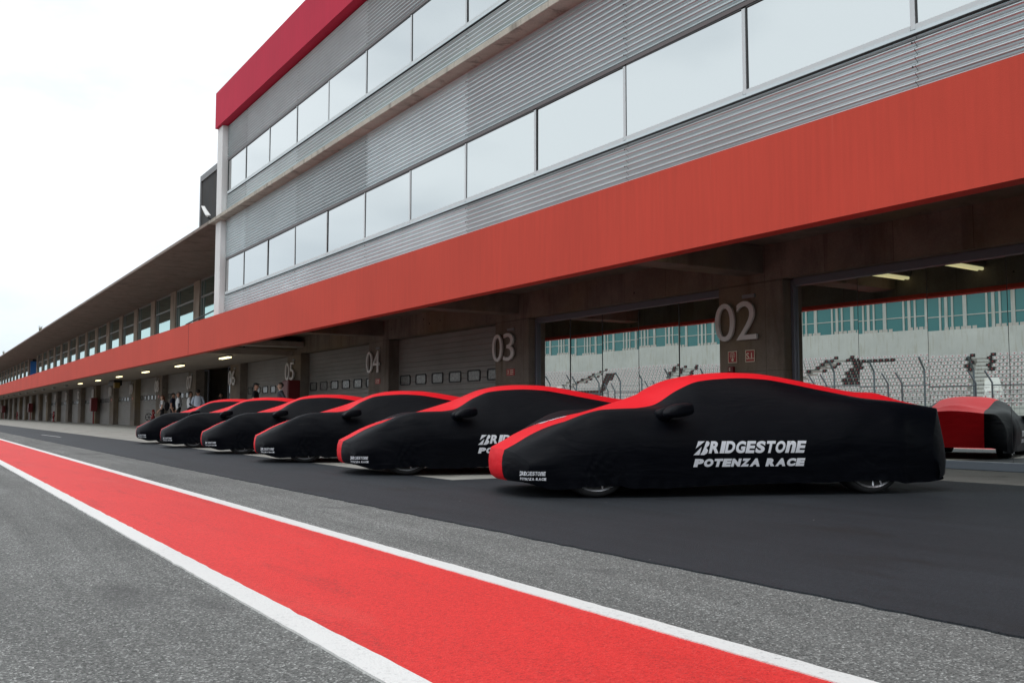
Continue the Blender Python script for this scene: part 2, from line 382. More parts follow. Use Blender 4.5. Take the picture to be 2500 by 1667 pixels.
# ------------------------------------------------------------------ pit building (garages, red band, left wing)
XW, XD, XR = 11.8, 12.13, 8.4
TOWER_END = 32.68
pit = thing('pit_building', 'long grey concrete pit garage block with numbered doors under an orange-red balcony band', 'building', (XW, 20, 0))
Y_END = 300.
PIL = [12.05 + 7.5 * k for k in range(-2, 38)]
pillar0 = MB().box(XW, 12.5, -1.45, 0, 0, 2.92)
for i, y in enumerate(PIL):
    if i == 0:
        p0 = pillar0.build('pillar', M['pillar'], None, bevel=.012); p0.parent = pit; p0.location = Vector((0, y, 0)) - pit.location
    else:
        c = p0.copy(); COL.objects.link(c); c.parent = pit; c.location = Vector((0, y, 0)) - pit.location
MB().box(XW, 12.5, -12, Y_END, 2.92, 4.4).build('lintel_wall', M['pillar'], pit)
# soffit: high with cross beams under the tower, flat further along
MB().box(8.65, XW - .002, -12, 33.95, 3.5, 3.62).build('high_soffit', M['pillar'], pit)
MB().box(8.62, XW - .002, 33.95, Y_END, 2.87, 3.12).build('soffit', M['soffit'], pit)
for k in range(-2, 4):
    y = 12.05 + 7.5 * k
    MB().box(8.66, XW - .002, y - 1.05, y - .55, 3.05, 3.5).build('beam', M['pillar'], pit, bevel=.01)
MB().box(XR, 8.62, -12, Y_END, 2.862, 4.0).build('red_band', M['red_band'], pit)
MB().box(8.622, 8.647, -12, 33.9, 2.93, 3.5).build('band_lining', M['pillar'], pit)
jm = MB()
for y in (35.4, 89.0, 142): jm.box(XR - .002, XR + .05, y, y + .05, 2.87, 4.002)
jm.build('band_joint', mat('band_joint_dark_red', (.22, .02, .018), .9), pit)  # joint strips in a darker red than the band
MB().box(8.62, 11.75, TOWER_END, Y_END, 3.122, 3.3).build('terrace_floor', M['soffit'], pit)
# canopy roof over the terrace of the left wing
MB().box(XR, 14.6, TOWER_END + .35, Y_END, 7.236, 7.355).build('canopy_roof', M['canopy'], pit, bevel=.01)
# windows and columns of the left wing
colb = MB().box(11.60, 12.0, -1.12, 0, 3.3, 7.234).build('balcony_column', M['column'], None, bevel=.012)
colb.parent = pit; colb.location = Vector((0, 38.1, 0)) - pit.location
cys = [38.1 + 5.0 * k for k in range(17)] + [127.5 + 5.0 * k for k in range(33)]
for y in cys[1:]:
    c = colb.copy(); COL.objects.link(c); c.parent = pit; c.location = Vector((0, y, 0)) - pit.location
def wing_window():
    f = MB(); y0, y1 = 0., 3.82
    for a, b in ((y0, y0 + .06), (y1 - .06, y1), (y1 - .52, y1 - .45)): f.box(11.66, 11.76, a, b, 3.3, 7.23)
    for a, b in ((3.3, 3.38), (6.32, 6.40), (7.15, 7.23)): f.box(11.657, 11.758, y0 + .06, y1 - .06, a, b)
    fr = f.build('balcony_window', M['win_frame'], None)
    g = MB().box(11.70, 11.72, y0 + .06, y1 - .06, 3.38, 7.15).build('pane', M['wing_glass'], fr, local=True)
    return fr
wf = wing_window(); wf.parent = pit; wf.location = Vector((0, cys[0] + 0.0, 0)) - pit.location
for i, y in enumerate(cys[1:]):
    if abs(y - 118.1) < .1: continue
    c = dup(wf, pit, Vector((0, y, 0)) - pit.location)
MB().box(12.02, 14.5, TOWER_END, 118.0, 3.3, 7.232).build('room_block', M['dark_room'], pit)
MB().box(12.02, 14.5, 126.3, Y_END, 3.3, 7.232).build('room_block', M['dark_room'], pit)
MB().box(12.5, 18.4, 48.6, Y_END, .0, 3.3).build('garage_block', M['pillar'], pit)
MB().box(12.5, 18.4, -12, 42.4, .0, 3.3).build('garage_block', M['pillar'], pit)
# open garage beside numeral 06
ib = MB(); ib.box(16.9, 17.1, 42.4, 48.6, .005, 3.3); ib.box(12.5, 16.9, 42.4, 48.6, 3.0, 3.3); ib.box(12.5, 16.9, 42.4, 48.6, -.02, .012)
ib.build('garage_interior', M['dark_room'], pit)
for y in (42.9, 47.3):
    f = MB(); f.box(12.2, 12.26, y, y + .06, .012, 2.9); f.box(12.2, 12.26, y + .9, y + .96, .012, 2.9); f.box(12.198, 12.262, y + .06, y + .9, 2.84, 2.9)
    d = f.build('dark_door_leaf', M['steel_frame'], pit); MB().box(12.225, 12.235, y + .06, y + .9, .012, 2.84).build('pane', mat('dark_glass', (.01, .012, .012), .1), d)
# roller doors
def roller_door():
    mb = MB(); n = 21; hh = 2.92 / n
    prof = []
    for i in range(n):
        z = i * hh; prof += [(XD, z + .006), (XD, z + hh - .012), (XD + .012, z + hh - .006)]
    for i in range(len(prof) - 1):
        (xa, za), (xb, zb) = prof[i], prof[i + 1]
        mb.quad((xa, 0, za), (xa, 6.05, za), (xb, 6.05, zb), (xb, 0, zb))
    d = mb.build('garage_door', M['shutter'], None, recalc=False)
    wz0, wz1 = 1.565, 1.865
    for k in range(6):
        yc = 6.05 - .46 - k * 1.0; y0, y1 = yc - .33, yc + .33
        fr = MB(); n = 24
        def rr(y0, y1, z0, z1, r, x):
            pts = []
            for cy, cz, a0 in ((y1 - r, z1 - r, 0), (y0 + r, z1 - r, 90), (y0 + r, z0 + r, 180), (y1 - r, z0 + r, 270)):
                for q in range(5):
                    t = R(a0 + q * 22.5); pts.append((x, cy + r * math.cos(t), cz + r * math.sin(t)))
            return pts
        o = rr(y0, y1, wz0, wz1, .07, XD - .022); i_ = rr(y0 + .035, y1 - .035, wz0 + .035, wz1 - .035, .045, XD - .022); ob = rr(y0, y1, wz0, wz1, .07, XD + .01); ib_ = rr(y0 + .035, y1 - .035, wz0 + .035, wz1 - .035, .045, XD - .006)
        m = len(o); fr.add(o + i_ + ob + ib_, [(j, (j + 1) % m, m + (j + 1) % m, m + j) for j in range(m)] + [(j, 2 * m + j, 2 * m + (j + 1) % m, (j + 1) % m) for j in range(m)] + [(m + j, m + (j + 1) % m, 3 * m + (j + 1) % m, 3 * m + j) for j in range(m)])
        fr.add(ib_, [tuple(range(m))], 1)
        fo = fr.build('door_window', [M['black_rubber'], M['acrylic']], d, local=True)
    return d
door = roller_door(); first = True
for i, y in enumerate(PIL[:-1]):
    k = i - 2
    if k in (-2, -1, 0, 4): continue
    if first: door.parent = pit; door.location = Vector((0, y, 0)) - pit.location; first = False
    elif k < 13: dup(door, pit, Vector((0, y, 0)) - pit.location)
    else:
        c = door.copy(); COL.objects.link(c); c.parent = pit; c.location = Vector((0, y, 0)) - pit.location
# mirrored glass fronts in the three nearest bays
def glass_front(y0, joints, tilts):
    y1 = y0 + 6.05; f = MB()
    f.box(11.97, 12.16, y0, y0 + .07, .0, 2.90); f.box(11.97, 12.16, y1 - .07, y1, .0, 2.90)
    f.box(11.968, 12.158, y0 + .07, y1 - .07, 2.80, 2.92)
    fr = f.build('glass_front', M['steel_frame'], pit, bevel=.008)
    MB().box(11.91, 12.158, y0 + .07, y1 - .07, .005, .115).build('sill', mat('blue_grey_sill', (.16, .19, .22), .5), fr, bevel=.01)
    js = [y0 + .07] + joints + [y1 - .07]
    for a, b, (tl, yw) in zip(js[:-1], js[1:], tilts):
        a += .006; b -= .006; z0, z1 = .115, 2.80; x0 = 12.035; x1 = x0 + (z1 - z0) * math.tan(R(tl)); dy = (b - a) * math.tan(R(yw))
        g = MB().quad((x0, a, z0), (x0 + dy, b, z0), (x1 + dy, b, z1), (x1, a, z1))
        g.add([(x0 + .012, a, z0), (x0 + .012 + dy, b, z0), (x1 + .012 + dy, b, z1), (x1 + .012, a, z1)], [(3, 2, 1, 0), (0, 1, 5, 4), (1, 2, 6, 5), (2, 3, 7, 6), (3, 0, 4, 7)] if False else [(3, 2, 1, 0)])
        g.build('pane', M['door_glass'], fr)
    jm = MB()
    for j in joints: jm.box(12.031, 12.075, j - .008, j + .008, .116, 2.79)
    jm.build('pane_joint', M['alu_dark'], fr)
TL = .04
glass_front(12.05, [13.33, 14.49, 15.66, 16.8], [(TL + .05, .10), (TL - .04, -.12), (TL, .05), (TL + .08, .16), (TL - .02, -.05)])
glass_front(4.55, [5.85, 7.03, 8.19, 9.35], [(.26, -1.0), (.28, -1.0), (.28, -1.0), (.18, -.8), (.10, -.6)])
glass_front(-2.95, [-1.7, -.5, .7, 1.9], [(TL, 0), (TL + .05, .1), (TL, -.1), (TL, 0), (TL, .05)])

# ------------------------------------------------------------------ clad tower above the garages
XC = 8.75
tower = thing('clad_building', 'three storey building clad in corrugated metal with crimson roof band above the garages', 'building', (XC, 10, 4))
Y0 = -11.0
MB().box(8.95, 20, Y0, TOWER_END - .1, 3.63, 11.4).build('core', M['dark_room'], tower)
bays = [(-10.8 + 0, -8.4)] ; yb = [31.9, 29.84]
while yb[-1] > Y0 + 2.4: yb.append(yb[-1] - 2.385)
def corr(y0, y1, z0, z1, period=.086, amp=.024):
    mb = MB(); n = int((z1 - z0) / period * 8); vs = []
    for i in range(n + 1):
        z = z0 + (z1 - z0) * i / n; t = (z - z0) / period * 2 * math.pi
        x = XC - amp * math.sin(t) * (1 + .25 * math.cos(2 * t) * 0)
        vs += [(x, y0, z), (x, y1, z)]
    mb.add(vs, [(2 * i, 2 * i + 2, 2 * i + 3, 2 * i + 1) for i in range(n)])
    return mb
bands = [(4.0, 4.69), (5.935, 7.236), (7.355, 8.09), (9.325, 10.50)]
cl = ['clad_a', 'clad_b', 'clad_c', 'clad_a', 'clad_a']
for bi, (z0, z1) in enumerate(bands):
    edges = [TOWER_END - .62] + yb[1:]
    i = 0
    while i < len(edges) - 1:
        step = 2 if i else 1
        j = min(i + step, len(edges) - 1)
        a, b = edges[j], edges[i]
        key = cl[(i * 3 + bi * 2) % 5]
        if bi == 0: key = 'clad_c' if b > 15.6 else 'clad_a'
        cm = corr(a + .003, b - .003, z0, z1)
        for z in np.arange(z0 + .1, z1 - .03, .258): cm.lathe([(0, -.004), (.011, -.004), (.011, .006)], (XC - .021, a + .03, z), 'x', 6, 1)
        o = cm.build('cladding_panel', [M[key], M['black_metal']], tower, smooth=True, recalc=False)
        i = j
def tower_window(y0, y1, z0, z1):
    f = MB()
    f.box(XC - .044, XC + .05, y0 - .03, y0 + .03, z0 - .02, z1)                   # mullion at the near end
    f.box(XC - .048, XC + .05, y0 + .031, y1 - .031, z0 - .03, z0 + .035)          # sill rail
    w = f.build('tower_window', M['alu'], tower, bevel=.004)
    tl = rng.normal(0, .10); yw = rng.normal(0, .12); x0 = XC - .03; x1 = x0 + (z1 - z0) * math.tan(R(tl)); dy = (y1 - y0) * math.tan(R(yw))
    MB().quad((x0, y0 + .03, z0 + .03), (x1, y0 + .03, z1), (x1 + dy, y1 - .03, z1), (x0 + dy, y1 - .03, z0 + .03)).build('pane', M['tower_glass'], w, recalc=False)
    MB().box(XC - .056, XC + .04, y0 - .03, y1 - .031, z0 - .066, z0 - .031).build('drip_sill', M['clad_b'], w)
    MB().box(XC - .05, XC + .04, y0 - .03, y1 - .031, z1 + .022, z1 + .075).build('head_rail', mat_head, w)
    g = MB(); g.box(XC - .042, XC - .02, y1 - .050, y1 - .0315, z0 + .035, z1); g.box(XC - .043, XC - .02, y0 + .031, y1 - .052, z1 - .004, z1 + .021)
    g.box(XC - .052, XC + .04, y0 - .03, y1 - .031, z0 - .074, z0 - .0665)
    g.box(XC - .045, XC + .04, y0 - .03, y1 - .031, z1 + .0755, z1 + .095)
    g.build('gasket', M['alu_dark'], w)
mat_head = mat('head_rail_grey', (.13, .115, .115), .5, .2)
for z0, z1 in ((4.76, 5.85), (8.16, 9.23)):
    for i in range(len(yb) - 1):
        tower_window(yb[i + 1], yb[i], z0, z1)
ledge = MB().box(XR, XC + .2, Y0, TOWER_END + .34, 7.237, 7.354).build('ledge', M['ledge'], tower, bevel=.008)
MB().box(8.47, 9.3, Y0, TOWER_END + .02, 10.505, 11.75).build('roof_band', M['red_fascia'], tower)
for z0, z1 in ((4.002, 7.235), (7.356, 10.503)):
    MB().box(8.56, 9.0, TOWER_END - .60, TOWER_END, z0, z1).build('corner_column', M['white_col'], tower, bevel=.01)
MB().box(9.0, 20, Y0, TOWER_END - .12, 11.41, 11.6).build('roof', M['grey_trim'], tower)
pb = thing('roof_plant_box', 'dark louvred box with grey rim standing on the canopy roof behind the white column', 'plant room', (13, 44, 7.36))
MB().box(11.72, 15, 37.0, 47.45, 7.36, 12.15).build('louvre_wall', M['louvre'], pb)
q = MB(); q.box(11.66, 15.02, 37, 47.6, 12.152, 12.44); q.box(11.66, 11.9, 47.455, 47.62, 7.36, 12.15); q.build('rim', M['grey_trim'], pb)

# small things on the roof edge and terrace
ds = thing('dish', 'white curved dish bracketed on the concrete ledge beside the corner column', 'dish', (8.4, 33.3, 7.36))
mb = MB(); ring = []
for i in range(8):
    t = i / 7
    for j in range(9):
        u = (j / 8 - .5)
        y = 33.0 - .55 + t * .5 + .25 * t * t * 0 + u * 0; 
        wd = .34 * (1 - .75 * t)
        ring.append((8.36 - .20 * math.cos(u * 2.2) + .0, 32.75 - .32 * (1 - t) ** 1.3 + .35 * t + u * wd * 1.2, 7.40 + .46 * t))
mb.add(ring, [(i * 9 + j, i * 9 + j + 1, (i + 1) * 9 + j + 1, (i + 1) * 9 + j) for i in range(7) for j in range(8)])
o = mb.build('reflector', M['dish'], ds, smooth=True); so_ = o.modifiers.new('thick', 'SOLIDIFY'); so_.thickness = .02
MB().tube([(8.45, 32.8, 7.36), (8.3, 32.75, 7.42), (8.18, 32.7, 7.5)], .025).build('bracket', M['black_metal'], ds)
ra = thing('handrail', 'thin dark handrail rising across the terrace in front of the first balcony window', 'railing', (9.5, 38, 4))
MB().tube([(9.5, 41.0, 4.30), (9.5, 40.5, 4.43), (9.5, 38.8, 4.51), (9.5, 34.5, 4.69)], .03).build('top_rail', M['dark_rail'], ra)
MB().tube([(9.5, 40.45, 3.3), (9.5, 40.45, 4.43)], .022).tube([(9.5, 36, 3.3), (9.5, 36, 4.62)], .022).build('post', M['dark_rail'], ra)
bb = thing('blue_booth', 'plain blue end wall filling the gap between two balcony window rows', 'booth', (12.5, 126, 3.3))
MB().box(11.75, 14.4, 125.9, 126.25, 3.3, 6.95).build('blue_wall', M['blue'], bb)
for i, (y, hgt) in enumerate(((84.5, .55), (120., .5))):
    mb = MB()
    for k in range(26):
        a = rng.uniform(0, 6.28); l = hgt * rng.uniform(.5, 1); e = rng.uniform(.1, .5)
        b = Vector((8.48 + rng.normal(0, .03), y + rng.normal(0, .12), 7.35)); t = b + Vector((math.cos(a) * e * l, math.sin(a) * e * l, l)); s_ = Vector((.012, .012, 0))
        mb.add([b - s_, b + s_, (b + t) / 2 + s_ * .8, t, (b + t) / 2 - s_ * .8], [(0, 1, 2, 3, 4)])
    o = mb.build('weed', mat('dry_weed', (.22, .21, .14), .8), None)
    tag(o, ['dry weed tuft on the canopy edge, the nearer and taller one', 'dry weed tuft on the canopy edge, the farther small one'][i], 'plant', 'weeds growing on the canopy edge')

# ------------------------------------------------------------------ ceiling lights
def ceiling_light(y, z, on, label, along=True):
    t = thing('ceiling_light', label, 'light', (9.62, y, z), 0, 'tube lights under the soffit')
    h = .62
    MB().box(9.53, 9.71, y - h, y + h, z - .07, z).build('housing', M['lamp_body'], t, bevel=.015)
    mb = MB()
    for dx in (-.045, .045): mb.tube([(9.62 + dx, y - h + .04, z - .095), (9.62 + dx, y + h - .04, z - .095)], .030, 8)
    mb.build('tube', M['lamp_on'] if on else M['lamp_off'], t, smooth=True)
names = ['05', '06', '07', '08', '09', '10']
for i, y in enumerate((35., 42., 49., 56., 63., 70.3)):
    ceiling_light(y, 2.869, True, 'lit yellowish tube light under the soffit in front of numeral ' + names[i])
for i in range(10): ceiling_light(77.6 + 7.1 * i, 2.869, False, 'unlit tube light under the far end of the soffit')
def cross_light(y, x0, z, label):
    t = thing('ceiling_light', label, 'light', (x0 + .6, y, z), 0, 'tube lights under the soffit')
    MB().box(x0, x0 + 1.1, y - .09, y + .09, z - .07, 3.498).build('housing', M['lamp_body'], t, bevel=.015)
    mb = MB()
    for dx in (-.045, .045): mb.tube([(x0 + .04, y + dx, z - .095), (x0 + 1.06, y + dx, z - .095)], .03, 8)
    mb.build('tube', M['lamp_dim'], t, smooth=True)
cross_light(10.75, 8.66, 3.33, 'dim yellow tube light mirrored in the glass front right of numeral 02')
cross_light(9.3, 8.66, 3.33, 'dim yellow tube light mirrored in the glass front at the right edge')

# ------------------------------------------------------------------ numerals, signs, cabinets, hydrants on the garage wall
def wall_text(s, size, shear=0, fat=0, ext=0, xs=1):
    vs, fs = text_geo(s, size, shear, fat, ext, xs); return vs, fs
def on_wall(vs, x, y, z):        # text plane facing -X: text x -> -Y, text y -> Z
    return [(x - c, y - a, z + b) for a, b, c in vs]
pos_words = {2: 'between the two mirrored glass fronts', 3: 'left of the mirrored glass front', 4: 'between two roller doors', 5: 'above the red cabinet', 6: 'right of the open garage', 7: 'left of the open garage', 8: 'behind the red hydrant', 9: 'below the wall camera'}
for k in range(0, 14):
    num = k + 2; y = 12.05 + 7.5 * k; s = '%02d' % num
    lab = 'large grey numerals %s on the pillar ' % s + pos_words.get(num, 'of the far garages')
    t = thing('garage_number', lab, 'number sign', (XW - .05, y - .5, 2.3), 0, 'garage numbers on the pillars')
    for j, ch in enumerate(s):
        vs, fs = wall_text(ch, 1., 0, -.004, .02)
        x0 = -.01 + j * .50; wd = .45 if ch != '1' else .25
        vs = fit_text(vs, x0, x0 + wd, 0, .645)
        MB().add(on_wall(vs, XW - .07, y - .005, 1.975), fs).build('digit', M['numeral'], t)
    MB().box(XW - .03, XW - .002, y - .86, y - .58, 2.675, 2.735).build('bracket', M['grey_trim'], t)
def plate(name, y0, y1, z0, z1, label, cat, group=None, art=None, frame=True):
    t = thing(name, label, cat, (XW - .01, (y0 + y1) / 2, (z0 + z1) / 2), 0, group)
    MB().box(XW - .012, XW - .001, y0, y1, z0, z1).build('panel', M['sign_red'], t)
    if frame:
        e = .012; f = MB(); x0, x1 = XW - .0145, XW - .006
        f.box(x0, x1, y0, y0 + e, z0, z1); f.box(x0, x1, y1 - e, y1, z0, z1); f.box(x0, x1, y0 + e, y1 - e, z0, z0 + e); f.box(x0, x1, y0 + e, y1 - e, z1 - e, z1)
        f.build('border', M['sign_white'], t)
    if art: art(t, (y0 + y1) / 2, (z0 + z1) / 2)
    return t
def art_alarm(t, yc, zc):
    mb = MB(); x = XW - .016
    for a in range(-75, 255, 33):
        if 240 < a % 360 < 300: continue
        ca, sa = math.cos(R(a)), math.sin(R(a)); r0, r1 = .030, .066
        nx, nz = -sa * .005, ca * .005
        mb.quad((x, yc + ca * r0 + nx, zc + .03 + sa * r0 + nz), (x, yc + ca * r1 + nx, zc + .03 + sa * r1 + nz), (x, yc + ca * r1 - nx, zc + .03 + sa * r1 - nz), (x, yc + ca * r0 - nx, zc + .03 + sa * r0 - nz))
    mb.lathe([(.012, 0), (.02, 0)], (x, yc, zc + .03), 'x', 14)
    hand = [(-.008, .02), (.006, .02), (.006, -.02), (.026, -.025), (.028, -.05), (.018, -.072), (-.014, -.072), (-.026, -.045), (-.022, -.03), (-.008, -.04)]
    mb.add([(x, yc - a, zc + b) for a, b in hand], [tuple(range(len(hand)))])
    mb.build('pictogram', M['sign_white'], t)
def art_si(t, yc, zc):
    vs, fs = wall_text('S.I.', 1, 0, .02, .001); vs = fit_text(vs, -.082, .082, -.055, .055)
    MB().add(on_wall(vs, XW - .015, yc, zc), fs).build('lettering', M['sign_white'], t)
def art_notice(t, yc, zc):
    mb = MB(); x = XW - .015; w_ = M['sign_white']
    for sgn in (1, -1): mb.quad((x, yc + .13, zc - .05 * sgn), (x, yc + .115, zc - .05 * sgn), (x, yc + .06, zc + .05 * sgn), (x, yc + .075, zc + .05 * sgn))
    for k in range(3): mb.quad((x, yc + .02, zc + .05 - k * .042), (x, yc - .12 + .02 * (k == 2), zc + .05 - k * .042), (x, yc - .12 + .02 * (k == 2), zc + .035 - k * .042), (x, yc + .02, zc + .035 - k * .042))
    mb.build('pictogram', M['sign_white'], t)
plate('alarm_sign', 11.62, 11.83, 1.605, 1.805, 'red square sign with a pressing hand below numeral 0 of 02', 'sign', None, art_alarm)
plate('letter_sign', 11.22, 11.43, 1.605, 1.805, 'red square sign lettered S.I. below numeral 2 of 02', 'sign', None, art_si)
t = thing('alarm_call_point', 'small dark red alarm box under the pressing hand sign', 'alarm box', (XW - .03, 11.74, 1.5))
MB().box(XW - .06, XW - .001, 11.68, 11.80, 1.44, 1.545).build('casing', M['cabinet_red'], t, bevel=.008)
mb = MB(); mb.box(XW - .064, XW - .058, 11.735, 11.765, 1.505, 1.522); mb.box(XW - .064, XW - .058, 11.735, 11.765, 1.472, 1.490); mb.build('button_plate', M['sign_white'], t)
for k, num in ((1, '03'), (2, '04'), (5, '07'), (6, '08'), (7, '09'), (8, '10')):
    y = 12.05 + 7.5 * k
    plate('notice_sign', y - .88, y - .53, 1.635, 1.79, 'small red notice sign with white marks below numeral ' + num, 'sign', 'red notices on the pillars', art_notice, False)
def cabinet(y0, y1, z0, z1, label, pipe=True):
    t = thing('hose_cabinet', label, 'cabinet', (11.6, (y0 + y1) / 2, 0), 0, 'red hose cabinets on the pillars')
    MB().box(11.36, XW - .002, y0, y1, z0, z1).build('casing', M['cabinet_red'], t, bevel=.02)
    MB().box(11.345, 11.358, y0 + .04, y1 - .04, z0 + .04, z1 - .04).build('door', M['cabinet_red'], t, bevel=.004)
    if pipe: MB().tube([(11.6, (y0 + y1) / 2, .005), (11.6, (y0 + y1) / 2, z0)], .045).build('pipe', M['hydrant_red'], t)
cabinet(33.1, 33.78, .95, 1.95, 'red hose cabinet below numeral 05 behind the man in grey')
cabinet(77.2, 77.95, .93, 1.95, 'red hose cabinet on a pillar beyond numeral 09, the nearer of the far two')
cabinet(122.3, 123.0, .93, 1.95, 'red hose cabinet on a far pillar, the smaller looking one')
cabinet(160., 160.7, .93, 1.95, 'red hose cabinet at the left edge of the photo')
def hydrant(y, label):
    t = thing('fire_hydrant', label, 'hydrant', (11.3, y, 0), 0, 'red hydrants along the garage wall')
    MB().lathe([(.0, .004), (.14, .004), (.14, .05), (.07, .07), (.07, .45), (.10, .47), (.10, .62), (.065, .66), (.065, .9), (.09, .92), (.05, .98), (0, .99)], (11.3, y, 0), 'z', 16).build('body', M['hydrant_red'], t, smooth=True)
    MB().lathe([(.0, -.06), (.075, -.06), (.075, .26), (.055, .27), (.0, .27)], (11.3, y + .05, .56), 'y', 12).tube([(11.3, y - .02, .8), (11.3, y - .26, .8), (11.3, y - .26, .74)], .05).build('outlet', M['hydrant_red'], t, smooth=True)
    wv = MB(); rr_ = .2; c = Vector((11.2, y + .62, .56))
    pts = [(c.x + rr_ * math.cos(a) * .9, c.y + .05 * math.sin(a), c.z + rr_ * math.sin(a)) for a in np.linspace(0, 2 * math.pi, 19)]
    wv.tube(pts, .022, 6, cap=False)
    for a in (0, 60, 120): wv.tube([(c.x + rr_ * .9 * math.cos(R(a)), c.y, c.z + rr_ * math.sin(R(a))), (c.x - rr_ * .9 * math.cos(R(a)), c.y, c.z - rr_ * math.sin(R(a)))], .014, 6)
    wv.tube([(11.3, y + .3, .56), (c.x, c.y, c.z)], .03, 6)
    wv.build('handwheel', M['black_metal'], t)
hydrant(55.2, 'red hydrant with black handwheel left of the woman')
hydrant(98.6, 'red hydrant standing at a far pillar, second from the row of cars')
hydrant(135., 'red hydrant standing at the farthest pillars')
t = thing('wall_camera', 'dark box with yellow cap hanging under the soffit above numeral 09', 'camera', (10.9, 64.5, 2.7))
MB().box(10.7, 11.2, 64.1, 66.0, 2.52, 2.86).build('housing', M['black_metal'], t, bevel=.03)
MB().box(10.66, 11.0, 63.6, 64.05, 2.35, 2.7).build('cap', mat('ochre_plastic', (.16, .10, .01), .5), t, bevel=.03)

# ------------------------------------------------------------------ covered cars
def pchip(xs,ys,x):
    xs=np.asarray(xs,float);ys=np.asarray(ys,float);x=np.clip(np.asarray(x,float),xs[0],xs[-1])
    h=np.diff(xs);dl=np.diff(ys)/h;m=np.zeros(len(xs))
    for i in range(1,len(xs)-1):
        if dl[i-1]*dl[i]>0:
            w1=2*h[i]+h[i-1];w2=h[i]+2*h[i-1];m[i]=(w1+w2)/(w1/dl[i-1]+w2/dl[i])
    m[0]=dl[0];m[-1]=dl[-1]
    i=np.clip(np.searchsorted(xs,x)-1,0,len(h)-1);t=(x-xs[i])/h[i]
    return ((2*t**3-3*t**2+1)*ys[i]+(t**3-2*t**2+t)*h[i]*m[i]+(-2*t**3+3*t**2)*ys[i+1]+(t**3-t**2)*h[i]*m[i+1])
S =[-.80,-.70,-.55,-.36,-.10,.10,.34,.60,.85,1.05,1.25,1.50,1.75,2.0,2.25,2.5,2.75,2.95,3.1,3.3,3.48]
ZC=[.413,.467,.55,.63,.705,.755,.828,.912,1.01,1.08,1.124,1.14,1.138,1.115,1.075,1.03,.982,.956,.953,.89,.84]
VS=[.37,.37,.37,.37,.385,.41,.46,.52,.55,.54,.52,.50,.49,.48,.48,.48,.48,.485,.49,.50,.52]
ZS=[.408,.46,.543,.62,.69,.735,.772,.81,.955,1.035,1.06,1.072,1.06,1.022,.975,.93,.888,.87,.855,.825,.795]
V2=[.60,.655,.72,.785,.815,.825,.815,.80,.79,.79,.80,.805,.81,.82,.83,.835,.83,.81,.79,.75,.70]
Z2=[.375,.435,.525,.625,.722,.757,.762,.757,.757,.765,.765,.765,.77,.785,.805,.82,.82,.81,.80,.785,.765]
V3=[.76,.80,.85,.905,.95,.96,.955,.94,.93,.925,.925,.925,.93,.94,.955,.965,.965,.945,.92,.88,.84]
Z3=[.29,.32,.38,.44,.50,.52,.52,.51,.50,.49,.49,.49,.50,.52,.55,.56,.56,.54,.52,.48,.46]
V4=[.72,.76,.80,.85,.89,.90,.90,.89,.885,.88,.88,.88,.885,.89,.90,.91,.91,.89,.86,.82,.78]
Z4=[.13,.10,.07,.062,.068,.075,.078,.08,.09,.098,.103,.108,.11,.112,.113,.112,.105,.093,.092,.095,.105]
def catmull(P,n):
    # P list of 2d pts; centripetal-ish: use pchip-free cubic hermite over chord length
    P=np.array(P);d=np.r_[0,np.cumsum(np.sqrt(np.linalg.norm(np.diff(P,axis=0),axis=1)))]
    m=np.zeros_like(P)
    for i in range(1,len(P)-1):
        a=(P[i]-P[i-1])/(d[i]-d[i-1]);b=(P[i+1]-P[i])/(d[i+1]-d[i])
        w=(d[i]-d[i-1])/(d[i+1]-d[i-1]);m[i]=a*(1-w)+b*w
    m[0]=np.array([1,0])*np.linalg.norm((P[1]-P[0])/(d[1]-d[0]));m[-1]=(P[-1]-P[-2])/(d[-1]-d[-2])
    out=[];
    for i in range(len(P)-1):
        h=d[i+1]-d[i]
        for k in range(n[i]):
            t=k/n[i]
            out.append((2*t**3-3*t**2+1)*P[i]+(t**3-2*t**2+t)*h*m[i]+(-2*t**3+3*t**2)*P[i+1]+(t**3-t**2)*h*m[i+1])
    out.append(P[-1]);return np.array(out)
NS=(9,10,13,10)
def section(s):
    f=lambda T:float(pchip(S,T,s))
    return catmull([(0,f(ZC)),(f(VS),f(ZS)),(f(V2),f(Z2)),(f(V3),f(Z3)),(f(V4),f(Z4))],NS)
def sm(x,a,b):
    t=np.clip((x-a)/(b-a),0,1);return t*t*(3-2*t)
def warp(s,v):
    return s+.36*v*v*(1-sm(s,-.8,.15))-2.0*np.clip(np.abs(v)-.5,0,1)**2*sm(s,2.8,3.48)

